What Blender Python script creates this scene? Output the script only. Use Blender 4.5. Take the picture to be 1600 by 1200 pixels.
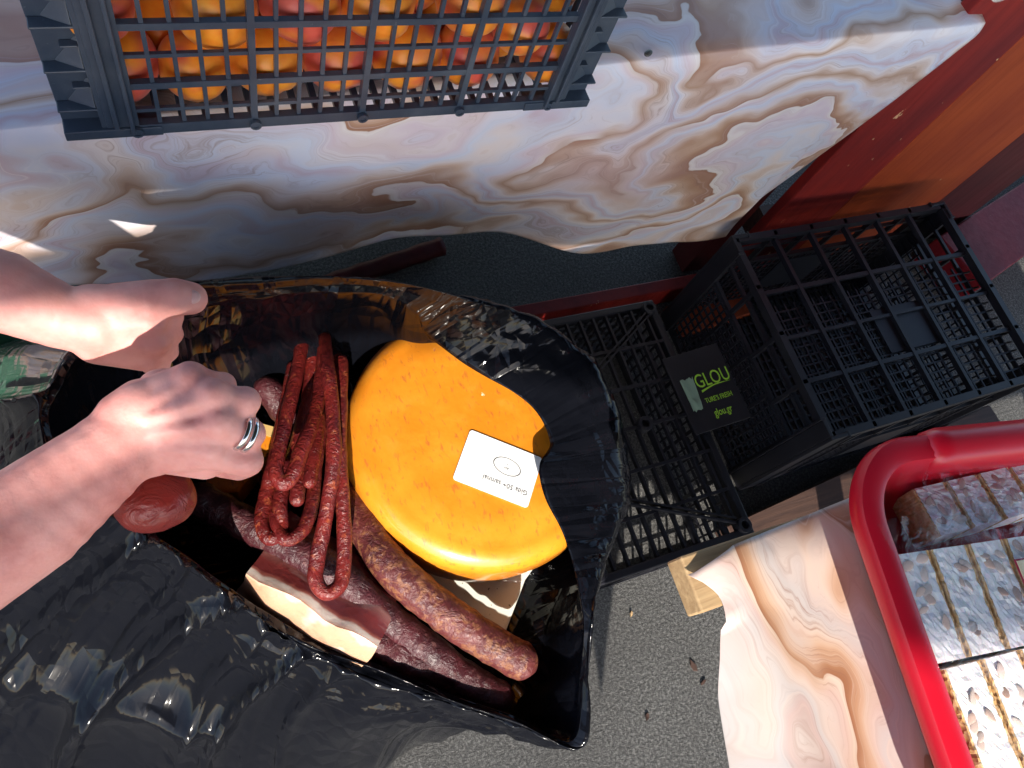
import bpy, bmesh, math, random
import numpy as np
from mathutils import Vector, Matrix, noise, Euler
R_ = math.radians
random.seed(7); RNG = np.random.default_rng(11)
scene = bpy.context.scene
for o in list(bpy.data.objects): bpy.data.objects.remove(o)
col = scene.collection

# ------------------------------------------------------------------ camera
FOC, CX, CY, CAM_H = 1200.0, 800.0, 600.0, 1.35
nd = Vector((440-CX, 1150-CY, FOC)).normalized()            # straight down, in camera axes (right, down, forward)
_x0, _y0, _s = 510-CX, 190-CY, -0.068                        # one long edge of the fruit crate gives the heading
_t = -(_x0*nd.x + _y0*nd.y + FOC*nd.z) / (nd.x + _s*nd.y)
ux = Vector((_x0+_t, _y0+_s*_t, FOC)).normalized()
uz = -nd; uy = uz.cross(ux)
ROT = Matrix((ux, uy, uz))                                   # camera axes -> world
CAM = Vector((0, 0, CAM_H))
cam_d = bpy.data.cameras.new('camera'); cam = bpy.data.objects.new('camera', cam_d); col.objects.link(cam)
cam_d.sensor_width = 36; cam_d.lens = FOC/1600*36; cam_d.clip_start = 0.02; cam_d.clip_end = 300
r_, d_, f_ = ROT.col[0].copy(), ROT.col[1].copy(), ROT.col[2].copy()
M3 = Matrix((r_, -d_, -f_)).transposed()
cam.matrix_world = Matrix.Translation(CAM) @ M3.to_4x4()
scene.camera = cam

def ray(px, py): return ROT @ Vector(((px-CX)/FOC, (py-CY)/FOC, 1))
def pz(px, py, z): r = ray(px, py); return CAM + r*((z-CAM_H)/r.z)
def pyy(px, py, y): r = ray(px, py); return CAM + r*(y/r.y)
def pd(px, py, d): return CAM + ray(px, py)*d

# ------------------------------------------------------------------ light
SUN = Vector((-0.28, -0.78, 0.56)).normalized()
sun_d = bpy.data.lights.new('sun', 'SUN'); sun = bpy.data.objects.new('sun', sun_d); col.objects.link(sun)
sun_d.energy = 3.5; sun_d.angle = R_(0.55); sun_d.color = (1.0, 0.93, 0.82)
sun.rotation_euler = (-SUN).to_track_quat('-Z', 'Y').to_euler(); sun.location = (0, -4, 6)
world = bpy.data.worlds.new('World'); scene.world = world; world.use_nodes = True
wn = world.node_tree.nodes; wn.clear()
sky = wn.new('ShaderNodeTexSky'); sky.sky_type = 'NISHITA'; sky.sun_disc = False
sky.sun_elevation = math.asin(SUN.z); sky.sun_rotation = math.atan2(SUN.x, SUN.y)
bg = wn.new('ShaderNodeBackground'); bg.inputs[1].default_value = 0.15
wo = wn.new('ShaderNodeOutputWorld')
world.node_tree.links.new(sky.outputs[0], bg.inputs[0]); world.node_tree.links.new(bg.outputs[0], wo.inputs[0])
scene.view_settings.view_transform = 'Standard'; scene.view_settings.look = 'None'
scene.view_settings.exposure = 1.25; scene.view_settings.gamma = 1
scene.render.engine = 'CYCLES'
scene.cycles.max_bounces = 6; scene.cycles.transparent_max_bounces = 16

# ------------------------------------------------------------------ material helpers
class N:
    """tiny node-tree helper"""
    def __init__(s, name):
        s.m = bpy.data.materials.new(name); s.m.use_nodes = True; s.t = s.m.node_tree
        s.t.nodes.clear(); s.out = s.t.nodes.new('ShaderNodeOutputMaterial')
        s.b = s.t.nodes.new('ShaderNodeBsdfPrincipled'); s.l(s.b.outputs[0], s.out.inputs[0])
    def l(s, a, b): s.t.links.new(a, b)
    def n(s, typ, ins=None, **kw):
        x = s.t.nodes.new('ShaderNode'+typ)
        for k, v in kw.items(): setattr(x, k, v)
        for k, v in (ins or {}).items():
            if hasattr(v, 'is_output') or isinstance(v, bpy.types.NodeSocket): s.l(v, x.inputs[k])
            else: x.inputs[k].default_value = v
        return x
    def set(s, **kw):
        for k, v in kw.items():
            k = k.replace('_', ' ')
            if isinstance(v, bpy.types.NodeSocket): s.l(v, s.b.inputs[k])
            else: s.b.inputs[k].default_value = (*v, 1) if isinstance(v, tuple) and len(v) == 3 else v
        return s
    def coord(s, which='Object'): return s.n('TexCoord').outputs[which]
    def map(s, v, scale=(1, 1, 1), rot=(0, 0, 0), loc=(0, 0, 0)):
        return s.n('Mapping', {0: v, 1: loc, 2: rot, 3: scale}).outputs[0]
    def noise(s, v, scale, detail=4, rough=.55, dist=0, out=0):
        return s.n('TexNoise', {'Vector': v, 'Scale': scale, 'Detail': detail, 'Roughness': rough, 'Distortion': dist}).outputs[out]
    def ramp(s, v, stops, interp='LINEAR'):
        x = s.n('ValToRGB', {0: v}); e = x.color_ramp.elements; x.color_ramp.interpolation = interp
        while len(e) < len(stops): e.new(0.5)
        for k, (p, c) in enumerate(stops):
            e[k].position = p; e[k].color = (*c, 1) if len(c) == 3 else c
        return x.outputs[0]
    def fac(s, v, a, b): return s.n('MapRange', {0: v, 1: a, 2: b, 3: 0., 4: 1.}).outputs[0]
    def math(s, op, a, b=0.0, c=0.0): 
        x = s.n('Math', operation=op)
        for i, v in enumerate((a, b, c)):
            if isinstance(v, bpy.types.NodeSocket): s.l(v, x.inputs[i])
            else: x.inputs[i].default_value = v
        return x.outputs[0]
    def mix(s, f, a, b, blend='MIX'):
        x = s.n('MixRGB', blend_type=blend)
        for i, v in enumerate((f, a, b)):
            if isinstance(v, bpy.types.NodeSocket): s.l(v, x.inputs[i])
            else: x.inputs[i].default_value = (v if i == 0 else (*v, 1) if len(v) == 3 else v)
        return x.outputs[0]
    def bump(s, h, strength=.3, dist=.002, nrm=None):
        x = s.n('Bump', {'Height': h, 'Strength': strength, 'Distance': dist})
        if nrm is not None: s.l(nrm, x.inputs['Normal'])
        s.l(x.outputs[0], s.b.inputs['Normal']); return x.outputs[0]

M = {}
def mat_plastic(key, base, dust, rough=.42, dustamt=.5):
    a = N(key); c = a.coord()
    n1 = a.noise(c, 9, 6, .65); n2 = a.noise(c, 260, 3, .6)
    f = a.math('MULTIPLY', a.fac(n1, .45, .75), dustamt)
    sp = a.fac(n2, .66, .72)
    f2 = a.math('MAXIMUM', f, a.math('MULTIPLY', sp, .35))
    a.set(Base_Color=a.mix(f2, base, dust), Roughness=a.math('ADD', a.math('MULTIPLY', n1, .25), rough-.12))
    a.bump(n2, .12, .0006); M[key] = a.m
mat_plastic('crate_blue', (.030, .046, .075), (.13, .15, .18), .40, .5)
mat_plastic('crate_black', (.008, .008, .013), (.030, .030, .036), .45, .35)

def mat_cloth(key, tint, scale, rot, loc):
    a = N(key); uv = a.coord('UV')
    p = a.map(uv, scale, rot, loc)
    w1 = a.n('TexNoise', {'Vector': p, 'Scale': 1.5, 'Detail': 3.0, 'Roughness': .5}).outputs['Color']
    wv = a.n('VectorMath', {0: w1, 1: (.5, .5, .5)}, operation='SUBTRACT').outputs[0]
    wv = a.n('VectorMath', {0: wv, 'Scale': 1.1}, operation='SCALE').outputs[0]
    q = a.n('VectorMath', {0: p, 1: wv}, operation='ADD').outputs[0]
    qy = a.n('SeparateXYZ', {0: q}).outputs[1]
    f = a.math('ADD', a.math('MULTIPLY', qy, .62), a.math('MULTIPLY', a.noise(q, 1.1, 1.3, .4, .5), 1.35))
    fs_ = a.math('ADD', f, a.math('MULTIPLY', a.noise(q, 6.5, 3, .5, .4), .045))
    saw = a.math('FRACT', a.math('MULTIPLY', fs_, 2.9)); tri = a.math('PINGPONG', a.math('MULTIPLY', fs_, 2.9), .5)
    sharp = a.ramp(saw, [(0, (.80, .74, .70)), (.012, (.40, .21, .13)), (.05, (.42, .23, .15)), (.16, (.52, .32, .21)), (.32, (.70, .52, .40)), (.48, (.80, .73, .71)), (.64, (.68, .74, .86)), (.84, (.74, .64, .70)), (.97, (.86, .82, .80)), (1, (.80, .74, .70))])
    soft = a.ramp(a.math('MULTIPLY', tri, 2.0), [(0, (.50, .32, .22)), (.22, (.70, .55, .46)), (.5, (.82, .78, .79)), (.8, (.66, .70, .82)), (1, (.62, .52, .60))])
    c1 = a.mix(a.fac(a.noise(p, 1.25, 2, .5, .4), .44, .56), sharp, soft)
    mauve = a.fac(a.noise(p, 1.1, 2, .5, .2), .52, .70)
    c1 = a.mix(a.math('MULTIPLY', mauve, .40), c1, (.60, .44, .50))
    # hair-fine strata that run along the layers
    qx = a.n('SeparateXYZ', {0: q}).outputs[0]
    sv = a.n('CombineXYZ', {0: a.math('MULTIPLY', qx, 3.0), 1: a.math('MULTIPLY', fs_, 95.0), 2: 0.0}).outputs[0]
    st = a.noise(sv, 1.0, 5, .7)
    stm = a.math('MULTIPLY', a.fac(st, .52, .70), a.fac(a.noise(p, 2.1, 3, .6), .40, .60))
    c1 = a.mix(a.math('MULTIPLY', stm, .66), c1, (.32, .18, .14))
    sl = a.noise(sv, .30, 3, .6); c1 = a.mix(a.math('MULTIPLY', a.fac(sl, .5, .75), .34), c1, (.56, .40, .36))
    hl = a.noise(sv, .55, 3, .6); c1 = a.mix(a.math('MULTIPLY', a.fac(hl, .58, .72), .40), c1, (.88, .86, .88))
    c1 = a.mix(1.0, c1, tint, 'MULTIPLY')
    wr = a.noise(a.coord(), 5, 3, .5)
    a.set(Base_Color=c1, Roughness=.33, Specular_IOR_Level=.5)
    a.bump(wr, .35, .008); M[key] = a.m
mat_cloth('oilcloth', (.98, .95, .98), (2.5, 3.7, 1), (0, 0, R_(12)), (.35, .1, 0))
mat_cloth('oilcloth_warm', (.70, .59, .49), (4.4, 2.6, 1), (0, 0, R_(62)), (2.7, 4.25, 0))

a = N('concrete'); c = a.coord()
n1 = a.noise(c, 3, 5, .6); n2 = a.noise(c, 190, 5, .72); n3 = a.noise(c, 520, 3, .6); n4 = a.noise(c, 22, 4, .65)
g = a.ramp(a.math('ADD', a.math('MULTIPLY', n2, .7), a.math('MULTIPLY', n3, .3)), [(.38, (.028, .028, .029)), (.5, (.105, .103, .10)), (.62, (.27, .265, .255))])
g = a.mix(a.math('MULTIPLY', a.fac(n1, .35, .7), .5), g, (.055, .052, .050)); g = a.mix(a.math('MULTIPLY', a.fac(n4, .58, .75), .4), g, (.035, .033, .033))
a.set(Base_Color=g, Roughness=.95); a.bump(a.math('ADD', a.math('MULTIPLY', n2, 1.0), a.math('MULTIPLY', n3, .5)), 1.0, .006); M['concrete'] = a.m

def mat_paint(key, base, dark, chips=.66):
    a = N(key); c = a.coord()
    gr = a.noise(a.map(c, (26, 26, 1.6)), 3, 5, .6); big = a.noise(a.map(c, (3, 3, 1.2)), 2.2, 4, .6); ch = a.noise(a.map(c, (1, 1, .55)), 34, 4, .55)
    f = a.fac(big, .35, .68)
    k = a.mix(f, base, dark); k = a.mix(a.math('MULTIPLY', a.fac(gr, .5, .8), .45), k, tuple(x*.55 for x in dark))
    k = a.mix(a.fac(ch, chips, chips+.015), k, (.62, .36, .20))
    a.set(Base_Color=k, Specular_IOR_Level=.3, Roughness=a.math('ADD', a.math('MULTIPLY', gr, .3), .42)); a.bump(a.math('SUBTRACT', gr, a.fac(ch, chips, chips+.015)), .35, .0015); M[key] = a.m
mat_paint('paint_red', (.27, .016, .010), (.13, .007, .010), .70)
mat_paint('paint_orange', (.38, .060, .010), (.25, .028, .007), .74)
mat_paint('paint_crimson', (.20, .006, .014), (.13, .004, .012), .72)
mat_paint('paint_oxblood', (.10, .010, .012), (.05, .006, .008), .74)
def mat_wood(key, l, d):
    a = N(key); c = a.coord()
    gr = a.noise(a.map(c, (2.5, 40, 40)), 3, 6, .65, .6); bl = a.noise(c, 6, 4, .6)
    k = a.ramp(gr, [(.3, d), (.5, tuple((x+y)/2 for x, y in zip(l, d))), (.7, l)])
    k = a.mix(a.math('MULTIPLY', a.fac(bl, .5, .75), .5), k, d)
    a.set(Base_Color=k, Roughness=.72); a.bump(gr, .4, .0015); M[key] = a.m
mat_wood('wood_pale', (.52, .36, .19), (.30, .18, .085))
mat_wood('wood_brown', (.085, .042, .028), (.035, .017, .013))

a = N('bag_black'); c = a.coord(); uv = a.coord('UV')
wv = a.n('VectorMath', {0: a.n('TexNoise', {'Vector': c, 'Scale': 5., 'Detail': 2.}).outputs['Color'], 'Scale': .40}, operation='SCALE').outputs[0]
cw_ = a.n('VectorMath', {0: uv, 1: wv}, operation='ADD').outputs[0]
v1 = a.n('TexVoronoi', {'Vector': a.map(cw_, (1.7, .24, 1), (0, 0, .06)), 'Scale': 1.}, feature='DISTANCE_TO_EDGE').outputs[0]
v3 = a.n('TexVoronoi', {'Vector': a.map(cw_, (5.0, .55, 1), (0, 0, -.08)), 'Scale': 1.}, feature='DISTANCE_TO_EDGE').outputs[0]
v2 = a.n('TexVoronoi', {'Vector': a.map(c, (1, .6, .5), (.7, .1, -.4)), 'Scale': 44.}, feature='DISTANCE_TO_EDGE').outputs[0]
msk = a.fac(a.noise(c, 7, 3, .55), .36, .60)
h = a.math('ADD', a.math('MULTIPLY', v1, 1.6), a.math('ADD', a.math('MULTIPLY', v3, .16), a.math('MULTIPLY', a.math('MULTIPLY', v2, msk), .85)))
a.set(Base_Color=(.004, .0045, .007), Roughness=.12, Specular_IOR_Level=.18)
a.bump(h, .42, .012); M['bag_black'] = a.m
a = N('bag_green'); c = a.coord()
st = a.noise(a.map(c, (60, 60, 14)), 2, 2, .5, .8)
a.set(Base_Color=a.mix(a.fac(st, .62, .65), (.045, .16, .10), (.5, .6, .55)), Roughness=.35); a.bump(a.noise(c, 14, 3), .5, .01); M['bag_green'] = a.m

a = N('skin'); c = a.coord()
m1 = a.noise(c, 22, 4, .6); m2 = a.noise(c, 420, 3, .6); m3 = a.n('TexVoronoi', {'Vector': a.map(c, (1, 1, 1)), 'Scale': 380.}).outputs[0]
k = a.ramp(m1, [(.3, (.62, .225, .20)), (.5, (.77, .345, .305)), (.7, (.82, .41, .37))])
a.set(Base_Color=k, Roughness=.48, Subsurface_Weight=.18, Subsurface_Scale=.008, Specular_IOR_Level=.4)
a.b.inputs['Subsurface Radius'].default_value = (1, .35, .2)
wr = a.noise(a.map(c, (1, 1, 1)), 70, 3, .6, 1.5)
a.bump(a.math('ADD', a.math('MULTIPLY', a.math('ADD', m2, m3), .25), a.math('MULTIPLY', wr, .5)), .35, .0012); M['skin'] = a.m
a = N('nail'); a.set(Base_Color=(.80, .48, .43), Roughness=.28); M['nail'] = a.m
a = N('silver'); a.set(Base_Color=(.75, .74, .74), Metallic=1., Roughness=.18); M['silver'] = a.m

a = N('apricot'); c = a.coord(); oi = a.n('ObjectInfo').outputs['Random']
oc = a.n('VectorMath', {0: c, 1: a.n('CombineXYZ', {0: a.math('MULTIPLY', oi, 37.), 1: a.math('MULTIPLY', oi, 91.), 2: 0.}).outputs[0]}, operation='ADD').outputs[0]
bl = a.noise(oc, .75, 2, .45); fr = a.noise(oc, 30, 4, .7); fine = a.noise(oc, 2.2, 4, .6)
lim = a.math('ADD', .40, a.math('MULTIPLY', oi, .22))
blush = a.fac(a.math('SUBTRACT', bl, lim), -.02, .14)
k = a.mix(a.fac(fine, .35, .7), (.90, .25, .012), (.93, .36, .028))
k = a.mix(a.math('MULTIPLY', blush, .85), k, (.60, .06, .07))
sp = a.math('MULTIPLY', a.fac(fr, .72, .78), .25)
a.set(Base_Color=k, Roughness=.42, Subsurface_Weight=.12, Subsurface_Scale=.01, Sheen_Weight=.15); a.bump(fr, .06, .0005); M['apricot'] = a.m

a = N('cheese_wax'); c = a.coord()
b1 = a.noise(c, 14, 4, .6); b2 = a.noise(a.map(c, (90, 34, 60)), 2.2, 4, .6, .4)
k = a.mix(a.fac(b1, .4, .7), (.75, .235, .012), (.83, .31, .022))
k = a.mix(a.math('MULTIPLY', a.fac(b2, .57, .68), .65), k, (.42, .11, .03))
smr = a.noise(c, 30, 5, .7); k = a.mix(a.math('MULTIPLY', a.fac(smr, .55, .8), .4), k, (.86, .36, .05))
a.set(Base_Color=k, Roughness=.36, Coat_Weight=.7, Coat_Roughness=.10, Subsurface_Weight=.06, Subsurface_Scale=.01)
a.bump(a.math('ADD', b1, a.math('MULTIPLY', a.noise(c, 60, 4, .6), .25)), .3, .004); M['cheese_wax'] = a.m
def mat_saus(key, base, lo, fat, fatamt, rough=.38, sc=1.):
    a = N(key); c = a.coord()
    n1 = a.noise(c, 26*sc, 4, .65); fl = a.noise(c, 130*sc, 3, .6, .5); w = a.noise(a.map(c, (1, 1, 1)), 90*sc, 4, .6, 2.2)
    k = a.mix(a.fac(n1, .35, .68), base, lo)
    k = a.mix(a.math('MULTIPLY', a.fac(fl, fatamt, fatamt+.14), .75), k, fat)
    a.set(Base_Color=k, Roughness=rough, Specular_IOR_Level=.5)
    a.bump(a.math('ADD', a.math('MULTIPLY', w, .9), a.math('MULTIPLY', n1, .7)), .75, .004); M[key] = a.m
mat_saus('saus_thin', (.19, .017, .013), (.075, .008, .011), (.42, .10, .04), .58, .32, 1.0)
mat_saus('saus_light', (.135, .028, .026), (.062, .012, .015), (.27, .11, .05), .49, .45, .9)
mat_saus('saus_dark', (.075, .013, .018), (.030, .006, .010), (.16, .065, .06), .57, .42)
mat_saus('saus_red', (.24, .022, .016), (.15, .012, .012), (.34, .06, .035), .66, .35, .5)

a = N('pork_belly'); g = a.n('SeparateXYZ', {0: a.coord()}); c = a.coord()
wz = a.math('ADD', g.outputs[1], a.math('MULTIPLY', a.math('SUBTRACT', a.noise(a.map(c, (1, 1, 1)), 26, 3, .5), .5), .014))
k = a.ramp(a.fac(wz, -.045, .060), [(0, (.52, .30, .19)), (.02, (.72, .54, .43)), (.05, (.80, .70, .62)), (.085, (.76, .62, .54)), (.105, (.38, .12, .09)), (.14, (.17, .026, .026)), (.26, (.22, .035, .034)), (.38, (.34, .15, .13)), (.42, (.14, .02, .024)), (1, (.12, .016, .02))])
mb_ = a.noise(a.map(c, (14, 40, 30)), 1.6, 4, .6, .8); k = a.mix(a.math('MULTIPLY', a.math('MULTIPLY', a.fac(mb_, .56, .68), a.fac(wz, -.024, -.016)), .6), k, (.52, .34, .30))
k = a.mix(a.math('MULTIPLY', a.fac(a.noise(c, 50, 4, .6, 1), .52, .75), .35), k, (.30, .06, .05))
a.set(Base_Color=k, Roughness=.34, Subsurface_Weight=.15, Subsurface_Scale=.01); a.bump(a.noise(c, 40, 4, .6), .4, .004); M['pork_belly'] = a.m
a = N('cheese_white'); c = a.coord()
k = a.mix(a.fac(a.noise(c, 120, 3, .6), .66, .70), (.76, .77, .70), (.05, .06, .03))
a.set(Base_Color=k, Roughness=.5); a.bump(a.noise(c, 60), .2, .002); M['cheese_white'] = a.m
a = N('cheese_rind'); a.set(Base_Color=(.60, .40, .15), Roughness=.5); M['cheese_rind'] = a.m
a = N('paper_white'); c = a.coord(); a.set(Base_Color=(.86, .86, .85), Roughness=.45); M['paper_white'] = a.m
a = N('ink'); a.set(Base_Color=(.06, .06, .07), Roughness=.6); M['ink'] = a.m
a = N('ink_green'); a.set(Base_Color=(.34, .62, .05), Roughness=.5); M['ink_green'] = a.m
a = N('ink_red'); a.set(Base_Color=(.45, .015, .06), Roughness=.5); M['ink_red'] = a.m
a = N('paper_cream'); a.set(Base_Color=(.83, .70, .42), Roughness=.5); M['paper_cream'] = a.m
a = N('paper_torn'); a.set(Base_Color=(.22, .33, .25), Roughness=.6); M['paper_torn'] = a.m
a = N('basin_red'); c = a.coord(); n1 = a.noise(c, 30, 4, .6)
a.set(Base_Color=(.56, .006, .022), Roughness=a.math('ADD', .26, a.math('MULTIPLY', n1, .14)), Specular_IOR_Level=.5, Subsurface_Weight=.05, Subsurface_Scale=.004)
a.bump(a.noise(c, 9, 2), .06, .004); M['basin_red'] = a.m
a = N('nougat'); c = a.coord()
a.set(Base_Color=a.mix(a.fac(a.noise(c, 45, 4, .6), .4, .75), (.88, .87, .85), (.82, .78, .73)), Roughness=.55, Subsurface_Weight=.2, Subsurface_Scale=.006)
a.bump(a.noise(c, 120, 4, .6), .4, .002); M['nougat'] = a.m
a = N('wafer'); c = a.coord()
a.set(Base_Color=a.mix(a.fac(a.noise(c, 180, 3, .6), .4, .65), (.55, .30, .10), (.72, .50, .26)), Roughness=.75); a.bump(a.n('TexVoronoi', {'Vector': c, 'Scale': 160.}).outputs[0], .8, .002); M['wafer'] = a.m
a = N('almond'); c = a.coord()
oi = a.n('ObjectInfo').outputs['Random']
a.set(Base_Color=a.mix(oi, (.50, .32, .24), (.74, .62, .53)), Roughness=.5); a.bump(a.noise(a.map(c, (200, 200, 40)), 2), .3, .001); M['almond'] = a.m
a = N('film'); c = a.coord()
cr = a.noise(c, 42, 4, .6, 1.5)
gl = a.n('BsdfGlossy', {'Color': (1, 1, 1, 1), 'Roughness': .12}); tr = a.n('BsdfTransparent', {'Color': (.97, .96, .98, 1)})
bp = a.n('Bump', {'Height': cr, 'Strength': .5, 'Distance': .005}); a.l(bp.outputs[0], gl.inputs['Normal'])
lw = a.n('LayerWeight', {'Blend': .28}); a.l(bp.outputs[0], lw.inputs['Normal'])
mx = a.n('MixShader', {0: a.math('ADD', a.math('MULTIPLY', lw.outputs[0], .07), .006)}); a.l(tr.outputs[0], mx.inputs[1]); a.l(gl.outputs[0], mx.inputs[2]); a.l(mx.outputs[0], a.out.inputs[0]); M['film'] = a.m
a = N('ceramic'); c = a.coord()
a.set(Base_Color=a.mix(a.fac(a.noise(c, 38, 3, .6), .64, .67), (.74, .76, .75), (.12, .13, .15)), Roughness=.18); M['ceramic'] = a.m
a = N('seed'); a.set(Base_Color=(.06, .055, .05), Roughness=.5); M['seed'] = a.m
a = N('steel'); a.set(Base_Color=(.25, .25, .26), Metallic=1., Roughness=.35); M['steel'] = a.m
a = N('shade_cloth_dark'); a.set(Base_Color=(.035, .06, .05), Roughness=.8); M['shade_cloth_dark'] = a.m  # cloth of the added awning, kept dark so the bag reflects black
a = N('stem'); a.set(Base_Color=(.16, .09, .03), Roughness=.8); M['stem'] = a.m

# ------------------------------------------------------------------ mesh helpers
class MB:
    def __init__(s): s.v = []; s.f = []
    def add(s, vs, fs):
        o = len(s.v); s.v += [tuple(x) for x in vs]; s.f += [tuple(i+o for i in q) for q in fs]; return s
    def hexa(s, c8): return s.add(c8, [(0, 3, 2, 1), (4, 5, 6, 7), (0, 1, 5, 4), (1, 2, 6, 5), (2, 3, 7, 6), (3, 0, 4, 7)])
    def box(s, x0, x1, y0, y1, z0, z1):
        return s.hexa([(x0, y0, z0), (x1, y0, z0), (x1, y1, z0), (x0, y1, z0), (x0, y0, z1), (x1, y0, z1), (x1, y1, z1), (x0, y1, z1)])
    def bar(s, p0, p1, w, h, up=(0, 0, 1)):
        p0, p1 = Vector(p0), Vector(p1); d = (p1-p0).normalized(); sd = d.cross(Vector(up)).normalized(); u = sd.cross(d)
        a, b = sd*w/2, u*h/2
        return s.hexa([p0-a-b, p1-a-b, p1+a-b, p0+a-b, p0-a+b, p1-a+b, p1+a+b, p0+a+b])
    def tube(s, pts, rad, seg=16, flat=1.0):
        pts = [Vector(p) for p in pts]; n = len(pts); vs = []; fs = []
        t0 = (pts[1]-pts[0]).normalized(); up = Vector((0, 0, 1)) if abs(t0.z) < .9 else Vector((1, 0, 0)); side = t0.cross(up).normalized()
        for i in range(n):
            t = (pts[min(i+1, n-1)]-pts[max(i-1, 0)]).normalized()
            side = (side - t*side.dot(t)).normalized(); nn = t.cross(side)
            r = rad[i] if hasattr(rad, '__len__') else rad
            for k in range(seg):
                an = 2*math.pi*k/seg; vs.append(pts[i] + side*math.cos(an)*r + nn*math.sin(an)*r*flat)
        for i in range(n-1):
            for k in range(seg):
                k2 = (k+1) % seg; fs.append((i*seg+k, i*seg+k2, (i+1)*seg+k2, (i+1)*seg+k))
        fs.append(tuple(range(seg))[::-1]); fs.append(tuple((n-1)*seg+k for k in range(seg)))
        return s.add(vs, fs)
    def lathe(s, prof, c=(0, 0, 0), seg=40, cap=True):
        vs = [(c[0]+r*math.cos(2*math.pi*k/seg), c[1]+r*math.sin(2*math.pi*k/seg), c[2]+z) for r, z in prof for k in range(seg)]; fs = []
        for i in range(len(prof)-1):
            for k in range(seg):
                k2 = (k+1) % seg; fs.append((i*seg+k, i*seg+k2, (i+1)*seg+k2, (i+1)*seg+k))
        if cap: fs.append(tuple(range(seg))[::-1]); fs.append(tuple((len(prof)-1)*seg+k for k in range(seg)))
        return s.add(vs, fs)
    def sphere(s, c, r, seg=12, ring=8, sc=(1, 1, 1)):
        c = Vector(c); vs = [c+Vector((0, 0, -r*sc[2]))]; fs = []
        for i in range(1, ring):
            ph = -math.pi/2+math.pi*i/ring
            for k in range(seg):
                th = 2*math.pi*k/seg; vs.append(c+Vector((r*sc[0]*math.cos(ph)*math.cos(th), r*sc[1]*math.cos(ph)*math.sin(th), r*sc[2]*math.sin(ph))))
        vs.append(c+Vector((0, 0, r*sc[2]))); L = len(vs)-1
        for k in range(seg): fs.append((0, 1+(k+1) % seg, 1+k)); fs.append((L, L-seg+k, L-seg+(k+1) % seg))
        for i in range(ring-2):
            for k in range(seg):
                a_, b_ = 1+i*seg+k, 1+i*seg+(k+1) % seg; fs.append((a_, b_, b_+seg, a_+seg))
        return s.add(vs, fs)
    def mesh(s, name, smooth=False):
        me = bpy.data.meshes.new(name); me.from_pydata(s.v, [], s.f); me.update()
        bm = bmesh.new(); bm.from_mesh(me); bmesh.ops.recalc_face_normals(bm, faces=bm.faces); bm.to_mesh(me); bm.free()
        if smooth: me.polygons.foreach_set('use_smooth', [True]*len(me.polygons))
        return me
    def build(s, name, mat, parent=None, smooth=False, bevel=0, loc=None, rot=None):
        return link(name, s.mesh(name, smooth), mat, parent, bevel, loc, rot)
def link(name, me, mat, parent=None, bevel=0, loc=None, rot=None):
    if mat and not me.materials: me.materials.append(M[mat])
    o = bpy.data.objects.new(name, me); col.objects.link(o); o.parent = parent
    if loc is not None: o.location = loc
    if rot is not None: o.rotation_euler = rot
    if bevel:
        b = o.modifiers.new('bevel', 'BEVEL'); b.width = bevel; b.segments = 2; b.limit_method = 'ANGLE'
    return o
def tag(o, label, cat, group=None):
    o['label'] = label; o['category'] = cat
    if group: o['group'] = group
    return o
def struct(o): o['kind'] = 'structure'; return o
def empty(name, loc=(0, 0, 0), rz=0, label=None, cat=None, group=None):
    o = bpy.data.objects.new(name, None); col.objects.link(o); o.location = loc; o.rotation_euler = (0, 0, rz); o.empty_display_size = .02
    if label: tag(o, label, cat, group)
    return o
def spline(pts, n, closed=False):
    P = [np.array(p, float) for p in pts]; L = len(P); out = []
    segs = L if closed else L-1
    for i in range(n):
        t = i/(n if closed else n-1)*segs; k = min(int(t), segs-1); u = t-k
        if closed: a, b, c, d = P[(k-1) % L], P[k], P[(k+1) % L], P[(k+2) % L]
        else: a, b, c, d = P[max(k-1, 0)], P[k], P[min(k+1, L-1)], P[min(k+2, L-1)]
        out.append(.5*((2*b)+(-a+c)*u+(2*a-5*b+4*c-d)*u*u+(-a+3*b-3*c+d)*u**3))
    return out
def grid_mesh(name, V, nu, nv, uv=None, closed_u=False, smooth=True):
    """V[j*nu+i]; i runs along u"""
    fs = []; uvs = []
    for j in range(nv-1):
        for i in range(nu if closed_u else nu-1):
            i2 = (i+1) % nu; q = (j*nu+i, j*nu+i2, (j+1)*nu+i2, (j+1)*nu+i); fs.append(q)
    me = bpy.data.meshes.new(name); me.from_pydata([tuple(v) for v in V], [], fs); me.update()
    if uv is not None:
        l = me.uv_layers.new(name='uv')
        for p in me.polygons:
            for li in p.loop_indices: l.data[li].uv = uv[me.loops[li].vertex_index]
    if smooth: me.polygons.foreach_set('use_smooth', [True]*len(me.polygons))
    return me
def text_mesh(body, size, align='CENTER', thick=0.0003, spacing=1.0):
    cu = bpy.data.curves.new('text', 'FONT'); cu.body = body; cu.size = size; cu.align_x = align; cu.align_y = 'CENTER'; cu.extrude = thick; cu.space_character = spacing; cu.resolution_u = 3
    o = bpy.data.objects.new('text', cu); col.objects.link(o); bpy.context.view_layer.update()
    me = bpy.data.meshes.new_from_object(o.evaluated_get(bpy.context.evaluated_depsgraph_get())); bpy.data.objects.remove(o); me.materials.clear(); return me
def frame_mat(o, ex, ey):
    ex = Vector(ex).normalized(); ey = Vector(ey); ey = (ey-ex*ey.dot(ex)).normalized(); ez = ex.cross(ey)
    m = Matrix((ex, ey, ez)).transposed().to_4x4(); m.translation = o; return m

# ------------------------------------------------------------------ setting
mb = MB(); mb.add([(-20, -20, 0), (20, -20, 0), (20, 20, 0), (-20, 20, 0)], [(0, 1, 2, 3)])
struct(mb.build('ground', 'concrete'))

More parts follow.
